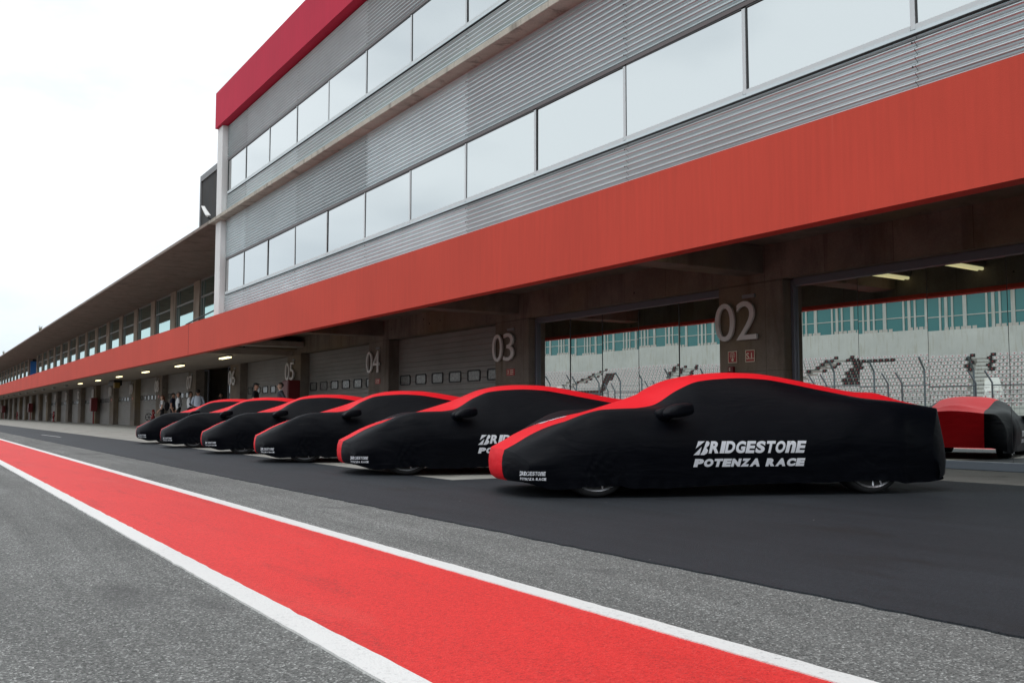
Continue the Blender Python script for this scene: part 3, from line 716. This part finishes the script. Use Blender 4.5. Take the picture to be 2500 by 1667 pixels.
def car_grid():
    ss = np.linspace(-.8, 3.48, 150); sec = section(ss[0]); rows = []
    for q, ds in ((0, .03), (.1, -.004), (.3, -.02), (.55, -.024), (.78, -.018), (.90, -.008), (.96, -.003)):
        zb = sec[-1][1]; rows.append([(warp(ss[0], v) + ds, v, zb + (z - zb) * q) for v, z in sec])
    for s in ss: rows.append([(warp(s, v), v, z) for v, z in section(s)])
    sec = section(ss[-1])
    for q, ds in ((.97, .008), (.9, .018), (.7, .05), (.45, .085), (.2, .10), (0, .085)):
        rows.append([(warp(ss[-1], v) + ds * (1 - .3 * abs(v)), v, (lambda zb: zb + (z - zb) * q)(sec[-1][1] + .085 * (1 - .75 * sm(abs(v), .60, .88)) * (1 - q))) for v, z in sec])
    h = np.array(rows)                               # rows x half section (s, v, z)
    s, v, z = h[..., 0], h[..., 1], h[..., 2]
    side = sm(v, .55, .85)
    for ax, dep, rad in ((0., .022, .42), (2.63, .012, .41)):        # cloth sinks a little over each wheel opening
        d = np.sqrt((s - ax) ** 2 + (z - .335) ** 2)
        v -= side * dep * (1 - sm(d, rad - .15, rad + .02)) * sm(z, .08, .42)
    for ax, sg in ((-.16, 1), (.30, -1), (2.40, 1), (2.95, -1)):     # pulled folds at the hem round the wheels
        dx = s - ax; dz = z - .02; ang = np.arctan2(dz, dx * sg + .02); rr = np.hypot(dx, dz)
        m = side * np.exp(-((rr - .20) / .17) ** 2) * sm(ang, .05, .3) * (1 - sm(ang, 1.0, 1.5))
        v += m * .008 * np.sin(ang * 26) * (1. if ax < .2 else .5)
    for ax in (0, 2.63):                                             # the hem rides up over each wheel
        up = (.034 if ax == 0 else .016) * np.exp(-((s - ax) / .27) ** 4) * sm(v, .6, .8) * (1 - sm(z, .05, .5)); z += up
    v += side * .004 * np.sin(z * 120 + 3 * np.sin(s * 5)) * np.exp(-((s - 2.05) / .35) ** 2 - ((z - .33) / .18) ** 2)
    v += side * .003 * np.sin(z * 60 - s * 22) * np.exp(-((s - 1.2) / .9) ** 2 - ((z - .17) / .06) ** 2)
    hemw = np.exp(-((z - .08) / .05) ** 2) * side; z += hemw * .004 * np.sin(s * 31 + 2 * np.sin(s * 7)); v += hemw * .005 * np.sin(s * 43 + 1.5 * np.sin(s * 9))
    full = np.concatenate([h[:, :0:-1] * np.array([1, -1, 1]), h], 1)  # far side .. centre .. near side, v from -w to +w
    P = np.stack([full[..., 0], -full[..., 1], full[..., 2]], -1)      # local y = -v
    def nrm(Q):
        a = np.gradient(Q, axis=0); b = np.gradient(Q, axis=1); n = np.cross(b, a); return n / (np.linalg.norm(n, axis=-1, keepdims=True) + 1e-9)
    n0 = nrm(P); k0, k1 = 7, len(P) - 7                                # lip rows: the centre panel keeps a crisp crease there
    wgt = (1 - sm(np.abs(P[..., 1]), .42, .66))[..., None]
    front, top, back = nrm(P[:k0 + 1]), nrm(P[k0:k1 + 1]), nrm(P[k1:])
    mixn = lambda s_, f: (lambda m: m / np.linalg.norm(m, axis=-1, keepdims=True))(s_ * f[1] + f[0] * (1 - f[1]))
    G = np.concatenate([P[:k0 + 1], P[k0:k1 + 1], P[k1:]]); W = np.concatenate([wgt[:k0 + 1], wgt[k0:k1 + 1], wgt[k1:]])
    NS_ = np.concatenate([front, top, back]); N0 = np.concatenate([n0[:k0 + 1], n0[k0:k1 + 1], n0[k1:]])
    n = mixn(NS_, (N0, W))
    if n[80, P.shape[1] // 2, 2] < 0: n = -n
    return G, n
GRID, GN = car_grid()
nr, nc = GRID.shape[:2]; mid = nc // 2; s0, s1 = mid - NS[0], mid + NS[0]
faces_all = [(i * nc + j, i * nc + j + 1, (i + 1) * nc + j + 1, (i + 1) * nc + j) for i in range(nr - 1) for j in range(nc - 1)]
BVH = BVHTree.FromPolygons([tuple(p) for p in GRID.reshape(-1, 3)], faces_all)
def car_panel(name, j0, j1, m, parent):
    me = bpy.data.meshes.new(name); sub = GRID[:, j0:j1 + 1]; k = j1 - j0 + 1
    me.from_pydata([tuple(p) for p in sub.reshape(-1, 3)], [], [(i * k + j, i * k + j + 1, (i + 1) * k + j + 1, (i + 1) * k + j) for i in range(nr - 1) for j in range(k - 1)])
    me.materials.append(m); me.polygons.foreach_set('use_smooth', [True] * len(me.polygons))
    me.normals_split_custom_set_from_vertices([tuple(p) for p in GN[:, j0:j1 + 1].reshape(-1, 3)])
    o = bpy.data.objects.new(name, me); COL.objects.link(o); o.parent = parent; return o
def flip_fix(o):
    me = o.data
    return o
def wrap_text(polys, mapf, direction):
    """polys: list of (verts2d, faces); map 2d to a ray origin in car space, cast onto the cover, keep 4 mm proud"""
    mb = MB()
    for vs, fs in polys:
        b = bmesh.new(); bv = [b.verts.new((x, y, 0)) for x, y in [(p[0], p[1]) for p in vs]]
        for f in fs:
            try: b.faces.new([bv[i] for i in f])
            except ValueError: pass
        bmesh.ops.triangulate(b, faces=b.faces)
        for _ in range(3):
            es = [e for e in b.edges if e.calc_length() > .035]
            if es: bmesh.ops.subdivide_edges(b, edges=es, cuts=1); bmesh.ops.triangulate(b, faces=b.faces)
        b.verts.index_update(); out = []
        for q in b.verts:
            o = Vector(mapf(q.co.x, q.co.y)); hit = BVH.ray_cast(o, Vector(direction))
            p = hit[0] if hit[0] else o + Vector(direction) * .5
            out.append(p - Vector(direction) * .005)
        mb.add(out, [tuple(q.index for q in f.verts) for f in b.faces]); b.free()
    return mb
def word_top(h, W):
    """the tyre maker's word with its notched, oversized B; baseline at 0, cap height h, width W"""
    out = []; sh = .24; bw = W * .125; bh = h * 1.13; by = -h * .13
    def sk(pts): return [(x * bw + (by + y * bh) * sh, by + y * bh) for x, y in pts]
    for pg in ([(.14, 1), (.62, 1), (.06, .47)], [(0, 0), (.42, 0), (.46, .60)], [(.50, .0), (.76, 0), (.93, .12), (.97, .34), (.80, .53), (.95, .68), (.98, .88), (.86, 1), (.72, 1), (.62, .45), (.55, .14), (.50, .14)]):
        t = tessellate_polygon([[Vector((x, y, 0)) for x, y in pg]]); out.append((sk(pg), [tuple(i) for i in t]))
    x = bw * 1.06
    for ch, wd in zip('RIDGESTOnE', (.093, .042, .090, .090, .083, .088, .083, .092, .090, .083)):
        vs, fs = text_geo(ch, 1, 0, .048, 0); vs = fit_text(vs, x, x + wd * W * .93, 0, h)
        out.append(([(a + b * sh, b) for a, b, _ in vs], fs)); x += wd * W * 1.03
    return out
def word_low(h, W):
    out = []; sh = .22; x = 0
    for ch, wd in zip('POTENZA RACE', (.088, .088, .080, .078, .086, .082, .098, .045, .088, .098, .084, .080)):
        if ch != ' ':
            vs, fs = text_geo(ch, 1, 0, .078, 0); vs = fit_text(vs, x, x + wd * W * .94, 0, h)
            out.append(([(a + b * sh, b) for a, b, _ in vs], fs))
        x += wd * W
    return out
def build_car():
    t = thing('covered_car', '', 'car')
    car_panel('cover_side', 0, s0, M['cover_black'], t); car_panel('cover_centre', s0, s1, M['cover_red'], t); car_panel('cover_side', s1, nc - 1, M['cover_black'], t)
    for sgn in (1, -1):                                  # mirror pockets
        mb = MB(); c = Vector((.70, -sgn * .985, .765))
        mb.ellipsoid((0, 0, 0), (1, 1, 1), 24, 15); rot = Matrix.Rotation(R(-7), 3, 'Y') @ Matrix.Rotation(sgn * R(14), 3, 'Z')
        for i, p in enumerate(mb.v):                     # rounded box, blunt behind, drawn down to the neck in front
            q = Vector([math.copysign(abs(t) ** .62, t) for t in p]); q = Vector((q.x * .135, q.y * .10, q.z * .060))
            if q.x < 0: f = min(1, -q.x / .135); q.z = q.z * (1 - .45 * f * f) - .022 * f * f
            mb.v[i] = tuple(c + rot @ q)
        mb.tube([(.60, -sgn * .80, .700), (.62, -sgn * .88, .735), (.66, -sgn * .95, .755)], [.085, .06, .05], 10)
        mb.build('mirror_pocket', M['cover_black'], t, smooth=True)
    for ax in (0., 2.63):
        for sgn in (1, -1):
            y = -sgn * (.70 if ax == 0 else .72); r = .335; wd = .125
            w_ = MB().lathe([(.0, -.1), (.262, -.1), (.262, .05), (.0, .0)], (ax, y, r), 'y', 28).build('wheel', M['rim_dark'], t, smooth=False)
            MB().lathe([(.262, -.10), (.30, -.115), (.327, -.10), (.335, -.05), (.335, .05), (.327, .10), (.30, .118), (.285, .115), (.270, .10), (.262, -.10)], (ax, y, r), 'y', 48).build('tyre', M['tyre'], w_, smooth=True)
            rm = MB(); yo = y - sgn * .0
            s_ = -sgn
            rm.lathe([(.255, s_ * .085), (.266, s_ * .112), (.282, s_ * .118), (.272, s_ * .070)], (ax, y, r), 'y', 48)
            off = rng.uniform(0, 60)
            for k in range(10):
                a = R(36 * k + off + (9 if k % 2 else -9)); ca, sa = math.cos(a), math.sin(a)
                p0 = Vector((ax + ca * .05, y + s_ * .060, r + sa * .05)); p1 = Vector((ax + ca * .266, y + s_ * .098, r + sa * .266))
                rm.tube([p0, p1], [.016, .011], 6)
            rm.lathe([(0, s_ * .075), (.05, s_ * .075), (.06, s_ * .05)], (ax, y, r), 'y', 16)
            rm.build('rim', M['rim'], w_)
    # printed words: big on the doors, small on the nose corners, one on the bonnet
    def near(x0, z0): return lambda x, y: (x0 + x, -1.6, z0 + y)
    def far(x1, z0): return lambda x, y: (x1 - x, 1.6, z0 + y)
    for fn, dr, x0 in ((near, (0, 1, 0), .855), (far, (0, -1, 0), 1.92)):
        polys = word_top(.108, 1.065)
        mb = wrap_text(polys, fn(x0, .385), dr); m2 = wrap_text(word_low(.072, 1.06), fn(x0, .265), dr); mb.add(m2.v, m2.f)
        mb.build('printed_words', M['print_white'], t, recalc=False)
    for sgn in (1, -1):
        ca = R(38); 
        dr = Vector((math.sin(ca), sgn * math.cos(ca), 0)); tx = Vector((math.cos(ca), -sgn * math.sin(ca), 0)) * sgn
        c = Vector((-.52, -sgn * .68, .195))
        f = lambda x, y, c=c, tx=tx, dr=dr: tuple(c + tx * (x - .125) + Vector((0, 0, y)) - dr * .8)
        mb = wrap_text(word_top(.036, .25), f, dr); m2 = wrap_text(word_low(.024, .25), lambda x, y: f(x, y - .042), dr); mb.add(m2.v, m2.f)
        mb.build('printed_words', M['print_white'], t, recalc=False)
    mb = wrap_text(word_top(.08, .38), lambda x, y: (-.34 + y * 3.2, .36 - x, 1.6), (0, 0, -1)); mb.build('printed_words', M['print_white'], t, recalc=False)
    return t
car0 = build_car()
CD = Vector((.927, -.375, 0)).normalized(); CN = Vector((CD.y, -CD.x, 0)); CA = math.atan2(CD.y, CD.x)
car_lab = ['black and red covered sports car nearest the camera, its whole side lettering in view',
           'second nearest covered car, its side lettering cut off by the nearest nose',
           'third covered car from the camera, below numeral 04',
           'fourth covered car from the camera, just right of the man in grey',
           'fifth covered car, in front of the two talking men',
           'farthest covered car of the row, nearest the group in white shirts']
spots = [(5.098, 6.682, 0, 1.0), (5.03, 10.38, .4, .975), (5.03, 13.86, -.3, .970), (5.13, 17.5, .3, .974), (5.19, 21.25, -.4, .972), (5.30, 24.55, .3, .98)]
for i, (x, y, da, zs) in enumerate(spots):
    c = car0 if i == 0 else dup(car0)
    o = Vector((x, y, 0)) - CN * .92
    c.location = (o.x, o.y, .010); c.rotation_euler = (0, 0, CA + R(da)); c.scale = (1, 1, zs)
    c['label'] = car_lab[i]; c['group'] = 'covered cars parked in a slanted row'

# ------------------------------------------------------------------ people
def person(label, loc, rz, H=1.75, shirt='white_shirt', sleeve='skin', trousers='black_cloth', shin=None, skin='skin', hair='hair_dark', patch=None, arms=None, long_hair=False, lean=0., stride=.06, bulk=1., fringe=1., pack=False, shades=False, shoes='black_cloth', collar=None):
    k = H / 1.75; V = []; Eg = []; rad = []; reg = []
    def v(p, r, parent=None, region=None):
        V.append(Vector(p)); rad.append(r if isinstance(r, tuple) else (r, r))
        if parent is not None: Eg.append((parent, len(V) - 1)); reg.append(region)
        return len(V) - 1
    b = bulk
    pel = v((0, 0, .96), (.165 * b, .115 * b))
    wst = v((lean * .3, 0, 1.12), (.155 * b, .11 * b), pel, 'torso'); ch = v((lean * .7, 0, 1.32), (.175 * b, .12 * b), wst, 'torso')
    up = v((lean, 0, 1.44), (.12, .085), ch, 'torso'); nk = v((lean + .01, 0, 1.515), .056, up, 'neck')
    jaw = v((lean + .035, 0, 1.575), (.066, .072), nk, 'head'); hd = v((lean + .025, 0, 1.65), (.078, .092), jaw, 'head'); top = v((lean + .015, 0, 1.725), (.055, .066), hd, 'head')
    v((lean + .125, 0, 1.628), .013, hd, 'head')                                                   # nose
    for sg in (1, -1): v((lean + .01, sg * .088, 1.635), .014, hd, 'head')                       # ears
    arms = arms or {}
    for sg in (1, -1):
        el, wr = arms.get(sg, ((-.02, .25, 1.13), (.06, .24, .89)))
        sh = v((lean * .95, sg * .185, 1.415), (.062, .062), up, 'torso')
        e = v((el[0], sg * el[1], el[2]), .044, sh, 'sleeve_u'); wv_ = v((wr[0], sg * wr[1], wr[2]), .029, e, 'sleeve_l')
        d = (V[wv_] - V[e]).normalized(); sd = Vector((1, 0, 0)) - d * d.x; sd = sd.normalized() if sd.length > .2 else Vector((0, 0, 1))
        nrm = d.cross(sd)
        pm = v(V[wv_] + d * .055, (.036, .018), wv_, 'hand')
        for q, ln in zip((-.027, -.009, .009, .026), (.058, .072, .068, .055)):
            kn = v(V[pm] + d * .038 + sd * q, .0095, pm, 'hand'); m_ = v(V[kn] + d * ln * .55 + nrm * .010, .0085, kn, 'hand'); v(V[m_] + d * ln * .4 + nrm * .022, .0075, m_, 'hand')
        th = v(V[wv_] + d * .035 + sd * .040, .0105, wv_, 'hand'); v(V[th] + d * .042 + sd * .018, .009, th, 'hand')
    for sg in (1, -1):
        st = stride * sg
        hp = v((0, sg * .092, .90), (.098 * b, .098 * b), pel, 'leg_u'); kn = v((st * .5 + .015, sg * .098, .50), .064, hp, 'leg_u')
        an = v((st - .02, sg * .10, .095), .043, kn, 'leg_l'); hl = v((st - .035, sg * .10, .045), .040, an, 'foot'); v((st + .13, sg * .115, .032), (.042, .03), hl, 'foot')
    me = bpy.data.meshes.new('person'); me.from_pydata([tuple(p * k) for p in V], Eg, [])
    o = bpy.data.objects.new('person', me); COL.objects.link(o)
    o.modifiers.new('skin', 'SKIN').use_smooth_shade = True
    su = o.modifiers.new('sub', 'SUBSURF'); su.levels = 1; su.render_levels = 1
    for i, sv_ in enumerate(me.skin_vertices[0].data): sv_.radius = (rad[i][0] * k, rad[i][1] * k); sv_.use_root = (i == 0)
    bpy.context.view_layer.update()
    dg = bpy.context.evaluated_depsgraph_get(); nm = bpy.data.meshes.new_from_object(o.evaluated_get(dg))
    bpy.data.objects.remove(o)
    ms = [M[shirt], M[sleeve], M[trousers], M[shin or trousers], M[skin], M[shoes], M[patch or shirt], M[collar or shirt]]
    nm.materials.clear()
    for q in ms: nm.materials.append(q)
    A = np.array([V[a] * k for a, _ in Eg]); B = np.array([V[c] * k for _, c in Eg]); AB = B - A; LL = (AB ** 2).sum(1)
    for p in nm.polygons:
        c = np.array(p.center); t = np.clip(((c - A) * AB).sum(1) / LL, 0, 1); d = ((A + AB * t[:, None] - c) ** 2).sum(1); i = int(d.argmin()); r_ = reg[i]; z = c[2] / k
        mi = {'torso': 0, 'neck': 4, 'head': 4, 'hand': 4, 'sleeve_u': 0, 'sleeve_l': 1, 'leg_u': 2, 'leg_l': 3, 'foot': 5}[r_]
        if r_ == 'torso' and z < 1.0: mi = 2
        if r_ == 'neck' and z < 1.53 and collar: mi = 7
        if r_ == 'sleeve_u' and sleeve == skin and t[i] > .62: mi = 4
        if patch and r_ in ('sleeve_u', 'sleeve_l'):
            ej = V[Eg[i][1]] * k if r_ == 'sleeve_u' else V[Eg[i][0]] * k
            if (Vector(c) - ej).length < .085: mi = 6
        if r_ == 'leg_u' and shin == skin and z < .58: mi = 4
        p.material_index = mi; p.use_smooth = True
    body = bpy.data.objects.new('person', nm); COL.objects.link(body); body.location = loc; body.rotation_euler = (0, 0, rz)
    tag(body, label, 'person', 'people standing by the garages')
    hc = V[hd] * k; mb = MB(); mb.ellipsoid(hc + Vector((-.022, 0, .028)) * k, (.103 * k, .094 * k, .092 * k), 18, 12)
    keep = []
    for f in mb.f:
        c = sum((Vector(mb.v[i]) for i in f), Vector()) / 4 - hc
        if c.z > (.045 * fringe) * k or (c.x < -.03 * k and c.z > -.06 * k) : keep.append(f)
    mb.f = keep; mb.mi = [0] * len(keep)
    if long_hair: mb.ellipsoid(hc + Vector((-.065, 0, -.05)) * k, (.07, .088, .12), 14, 9); mb.tube([hc + Vector((-.09, 0, -.02)), hc + Vector((-.13, 0, -.1)), hc + Vector((-.12, 0, -.18))], [.04, .035, .012], 8)
    h = mb.build('hair', M[hair], body, smooth=True, local=True)
    ey = MB()
    for sg in (1, -1): ey.ellipsoid(hc + Vector((.082, sg * .032, .008)) * k, (.012, .012, .007), 8, 6)
    ey.tube([hc + Vector((.092, -.022, -.062)) * k, hc + Vector((.098, 0, -.060)) * k, hc + Vector((.092, .022, -.062)) * k], .005, 5)
    ey.build('face_features', M['hair_dark'], body, local=True)
    if shades: MB().tube([hc + Vector((.02, -.098, .05)), hc + Vector((.085, -.06, .075)), hc + Vector((.085, .06, .075)), hc + Vector((.02, .098, .05))], .014, 6).build('sunglasses', M['tyre'], body, local=True)
    if pack:
        mb = MB(); mb.ellipsoid((-.235 * k, 0, 1.17 * k), (.12, .155, .235), 14, 10)
        for sg in (1, -1): mb.tube([(-.14, sg * .1, 1.42 * k), (.0, sg * .115, 1.475 * k), (.115, sg * .11, 1.36 * k), (.09, sg * .13, 1.18 * k), (-.1, sg * .15, 1.02 * k)], .018, 6)
        mb.build('backpack', M['black_cloth'], body, smooth=True, local=True)
    return body
FL = .005
hips = ((-.10, .40, 1.14), (.02, .215, 1.0))
fold = ((.05, .27, 1.13), (.24, .10, 1.17))
person('man in a dark shirt with sunglasses on his head, facing the man in grey', (10.04, 32.75, FL), R(-35), 1.79, 'black_cloth', 'skin', 'black_cloth', None, 'skin', 'hair_dark', None, {1: fold, -1: fold}, shades=True, lean=.03)
person('grey haired man in a grey jumper with white collar beside the red cabinet', (10.65, 31.75, FL), R(172), 1.79, 'grey_knit', 'grey_knit', 'navy', None, 'skin_pale', 'hair_grey', None, {-1: hips, 1: hips}, lean=.02, fringe=1.7, collar='white_shirt', bulk=1.06)
person('woman in a white t-shirt and black shorts with backpack beside the red hydrant', (10.91, 51.15, FL), R(165), 1.68, 'white_shirt', 'skin_pale', 'black_cloth', 'skin_pale', 'skin_pale', 'hair_auburn', None, {1: ((.0, .24, 1.12), (.16, .25, .93))}, long_hair=True, stride=.12, bulk=.92, pack=True)
person('person in a navy polo shirt half hidden behind the man with elbow patches', (10.95, 49.05, FL), R(-25), 1.75, 'navy', 'skin', 'black_cloth', None, 'skin', 'hair_dark', None, None, bulk=1.04)
person('balding man in a white shirt with navy elbow patches talking to the person in navy', (11.0, 48.0, FL), R(165), 1.78, 'white_shirt', 'white_shirt', 'black_cloth', None, 'skin', 'hair_grey', 'navy', {1: ((-.03, .27, 1.14), (.08, .25, .92)), -1: ((-.03, .27, 1.14), (.08, .25, .92))}, fringe=2.1)
person('man in a white shirt with navy elbow patches facing right at the open garage', (11.2, 46.6, FL), R(-25), 1.78, 'white_shirt', 'white_shirt', 'black_cloth', None, 'skin', 'hair_dark', 'navy', {1: fold, -1: fold})
person('dark haired man in a pale blue shirt seen from behind at the open garage', (11.2, 45.15, FL), R(70), 1.85, 'blue_shirt', 'blue_shirt', 'black_cloth', None, 'skin', 'hair_dark', None, {1: fold, -1: fold}, bulk=1.12, lean=.03)
person('person in dark clothes in the shade just inside the open garage, at its left', (12.75, 46.9, .016), R(200), 1.74, 'black_cloth', 'black_cloth', 'black_cloth', None, 'skin', 'hair_dark')
person('person in dark clothes in the shade inside the open garage, at its right edge', (12.75, 44.9, .016), R(160), 1.74, 'black_cloth', 'black_cloth', 'black_cloth', None, 'skin', 'hair_dark')

# ------------------------------------------------------------------ the far side of the lane: pit wall, fences and grandstand seen in the mirrored doors
M['wall_block'] = m_concrete('pit_wall_concrete', (.23, .235, .24), .15, .85, False, (.1, .1, .1), .4)
M['wall_base'] = m_concrete('pit_wall_plinth', (.48, .42, .32), .12, .85, False, (.3, .25, .18), .4)
M['stand_wall'] = m_concrete('stand_concrete', (.62, .63, .60), .10, .8, False, (.42, .38, .28), .45, True, .25)
M['stand_step'] = m_concrete('stand_steps', (.40, .39, .36), .12)
pw = thing('pit_wall', 'grey block pit wall with beige plinth and drain openings across the lane', 'wall', (-2.7, 20, 0))
PWY0, PWY1 = -30, 140
mb = MB()
for i in range(int((PWY1 - PWY0) / 2.5)):
    y = PWY0 + 2.5 * i
    for z0, z1 in ((.30, .50), (.51, .72)): mb.box(-2.95, -2.70, y + .004, y + 2.496, z0, z1)
mb.build('blocks', M['wall_block'], pw)
MB().box(-3.0, -2.5, PWY0, PWY1, .0, .17).box(-2.98, -2.6, PWY0, PWY1, .175, .3).build('plinth', M['wall_base'], pw)
mb = MB()
for y in np.arange(-10, 100, .62): mb.box(-2.502, -2.496, y, y + .11, .02, .12)
mb.build('drain_openings', M['black_metal'], pw)['kind'] = 'stuff'
struct(MB().quad((-2.49, -60, .004), (-2.38, -60, .004), (-2.38, 300, .004), (-2.49, 300, .004)).build('red_edge_line', M['red_paint']))
fe = thing('pit_wall_fence', 'grey mesh fence panels with bent post tops standing on the pit wall', 'fence', (-2.85, 20, .72))
posts = MB(); rails = MB(); wires = MB()
FX = -2.85
for y in np.arange(-18, 110, 3.1):
    for q in (y, y + 2.6):
        posts.tube([(FX, q, .72), (FX, q, 1.8), (FX + .1, q + .16, 2.15)], .030, 6)
    for z in (.78, 1.72): rails.tube([(FX, y, z), (FX, y + 2.6, z)], .017, 6)
    for z in np.arange(.9, 1.66, .13): wires.tube([(FX, y, z), (FX, y + 2.6, z)], .004, 4)
    for q in np.arange(y + .15, y + 2.55, .15): wires.tube([(FX, q, .78), (FX, q, 1.72)], .0035, 4)
posts.build('posts', M['grey_steel'], fe)['kind'] = 'stuff'; rails.build('rails', M['grey_steel'], fe)['kind'] = 'stuff'; wires.build('mesh', M['grey_steel'], fe)['kind'] = 'stuff'
struct(MB().quad((-22, -60, .0), (-3.0, -60, .0), (-3.0, 320, .0), (-22, 320, .0)).build('race_track', M['asphalt']))
f2 = thing('debris_fence', 'tall thin debris fence with bent tops beyond the race track', 'fence', (-24, 60, 0))
mb = MB(); wr = MB()
for y in np.arange(-10, 240, 3.2): mb.tube([(-24, y, 0), (-24, y, 3.4), (-23.5, y, 4.1)], .06, 6)
for z in np.arange(1.0, 3.4, .4): wr.tube([(-24, -10, z), (-24, 240, z)], .012, 4)
mb.build('posts', M['grey_steel'], f2)['kind'] = 'stuff'; wr.build('wires', M['grey_steel'], f2)['kind'] = 'stuff'
MB().box(-24.5, -24.2, -10, 240, 0, .7).build('barrier', M['stand_wall'], f2)
# grandstand: local x runs along the rows, local y away from the track
gs = thing('grandstand', 'concrete grandstand with rows of white and black seats and green windows across the track', 'grandstand', (-58, 90, 0), R(90 - 4))
NRW = 14; RISE = .42; TRD = .86; ZB = 1.9; XA, XB = -100, 130
st = MB()
for r in range(NRW): st.box(XA, XB, r * TRD, NRW * TRD + 1, ZB + r * RISE - .44, ZB + r * RISE)
st.build('steps', M['stand_step'], gs, local=True)
zt = ZB + NRW * RISE
MB().box(XA, XB, -.6, -.2, 0, ZB + .3).box(XA, XB, -1.6, -1.2, 0, ZB - 1.2).build('front_wall', M['stand_wall'], gs, local=True)
MB().box(XA, XB, NRW * TRD + 1.0, NRW * TRD + 1.4, zt - .4, zt + 2.9).build('upper_wall', M['stand_wall'], gs, local=True)
aisles = [(-60, 5), (-38, 5), (-16, -6), (8, 6), (31, -6), (54, 5), (80, 5)]
seatW, seatB, dots = MB(), MB(), MB()
from mathutils import noise as mnoise
letters = [(-26, 5, 'T'), (20, 4, 'L'), (66, 4, 'A')]
for r in range(NRW):
    z = ZB + r * RISE; y = r * TRD + .45
    for x in np.arange(XA + 1, XB - 1, .72):
        sk = False; blk = False
        for ax, sl in aisles:
            d = x - (ax + (r - 7) * .34 * (1 if sl > 0 else -1))
            if abs(d) < .75: sk = True
            elif abs(d) < 1.5 and r > 8: blk = True
        if sk: continue
        for lx, lr, ch in letters:
            u = (x - lx) / 9.; q = (r - lr) / 8.
            if 0 <= u < 1 and 0 <= q < 1:
                if ch == 'R' and (abs(u - q) < .14 or q < .12) : blk = True
                if ch == 'U' and (abs(u - .2 - .5 * q) < .12 or abs(u - .65 - .3 * q) < .10): blk = True
                if ch == 'A' and ((.42 < q < .6) or abs(u - .5 - .35 * (1 - q)) < .10): blk = True
                if ch == 'L' and (q < .25 or abs(u - .15 - .4 * q) < .12): blk = True
                if ch == 'T' and (q > .75 or abs(u - .3 - .3 * q) < .12): blk = True
        b = seatB if blk else seatW
        b.box(x, x + .54, y - .05, y + .02, z + .14, z + .50); b.box(x, x + .54, y - .36, y - .051, z + .16, z + .23)
        dots.quad((x + .21, y - .056, z + .30), (x + .33, y - .056, z + .30), (x + .33, y - .056, z + .40), (x + .21, y - .056, z + .40))
for b, n, m in ((seatW, 'white_seats', mat('white_seat', (.66, .64, .63), .5)), (seatB, 'black_seats', mat('black_seat', (.02, .018, .018), .5)), (dots, 'seat_dots', mat('seat_red_dot', (.50, .05, .06), .6))):
    b.build(n, m, gs, local=True, recalc=False)['kind'] = 'stuff'
ai = MB(); rd = MB()
for ax, sl in aisles:
    sg = 1 if sl > 0 else -1
    for r in range(NRW):
        x = ax + (r - 7) * .34 * sg; z = ZB + r * RISE
        ai.box(x - .6, x + .6, r * TRD + .02, r * TRD + .5, z, z + .2)
        if sl < 0 and r < 12: rd.box(x - .6, x + .6, r * TRD - .01, r * TRD + .3, z + .201, z + .23)
    x = ax - 7 * .34 * sg
    ai.add([(x - 3.2, -.2, ZB - .3), (x - 1.0, -.2, ZB - .3), (x + 1.5 * sg + .2, 5.6, ZB + 3.1), (x + 1.5 * sg - 1.2, 5.6, ZB + 3.1), (x - 3.2, -.2, ZB - 1.5), (x - 1.0, -.2, ZB - 1.5), (x + 1.5 * sg + .2, 5.6, ZB), (x + 1.5 * sg - 1.2, 5.6, ZB)], [(0, 1, 2, 3), (0, 4, 5, 1), (1, 5, 6, 2), (3, 7, 4, 0)])
ai.build('stairs', M['stand_wall'], gs, local=True); rd.build('painted_stairs', M['sign_red'], gs, local=True)
# glazed boxes above
yg = NRW * TRD + 3.2; z0 = zt + 2.5
MB().box(XA, XB, yg, yg + .1, z0 - .6, z0 + 6.0).build('glazing', mat('teal_glazing', (.05, .23, .235), .15, .0, .6), gs, local=True)
mb = MB()
for i, x in enumerate(np.arange(XA, XB, 5.2)):
    for dx, w_ in ((0, .42), (1.5, .22), (2.15, .34), (2.9, .22)): mb.box(x + dx, x + dx + w_, yg - .12, yg - .01, z0 - .6, z0 + 6.0)
mb.box(XA, XB, yg - .10, yg - .015, z0 + 2.1, z0 + 2.2)
mb.build('mullions', M['stand_wall'], gs, local=True)['kind'] = 'stuff'
MB().box(XA, XB, yg - 2.5, yg + 8, z0 + 6.0, z0 + 6.4).build('roof', mat('stand_roof', (.25, .03, .03), .7), gs, local=True)
mb = MB()
for x in np.arange(XA, XB, .62):
    if (x - XA) % 5.2 > 1.4 and (x - XA) % 5.2 < 3.2: continue
    mb.box(x, x + .46, NRW * TRD + 1.45, NRW * TRD + 1.5, zt + 2.7, zt + 3.25)
mb.build('upper_seats', mat('beige_seat', (.52, .48, .44), .6), gs, local=True)['kind'] = 'stuff'
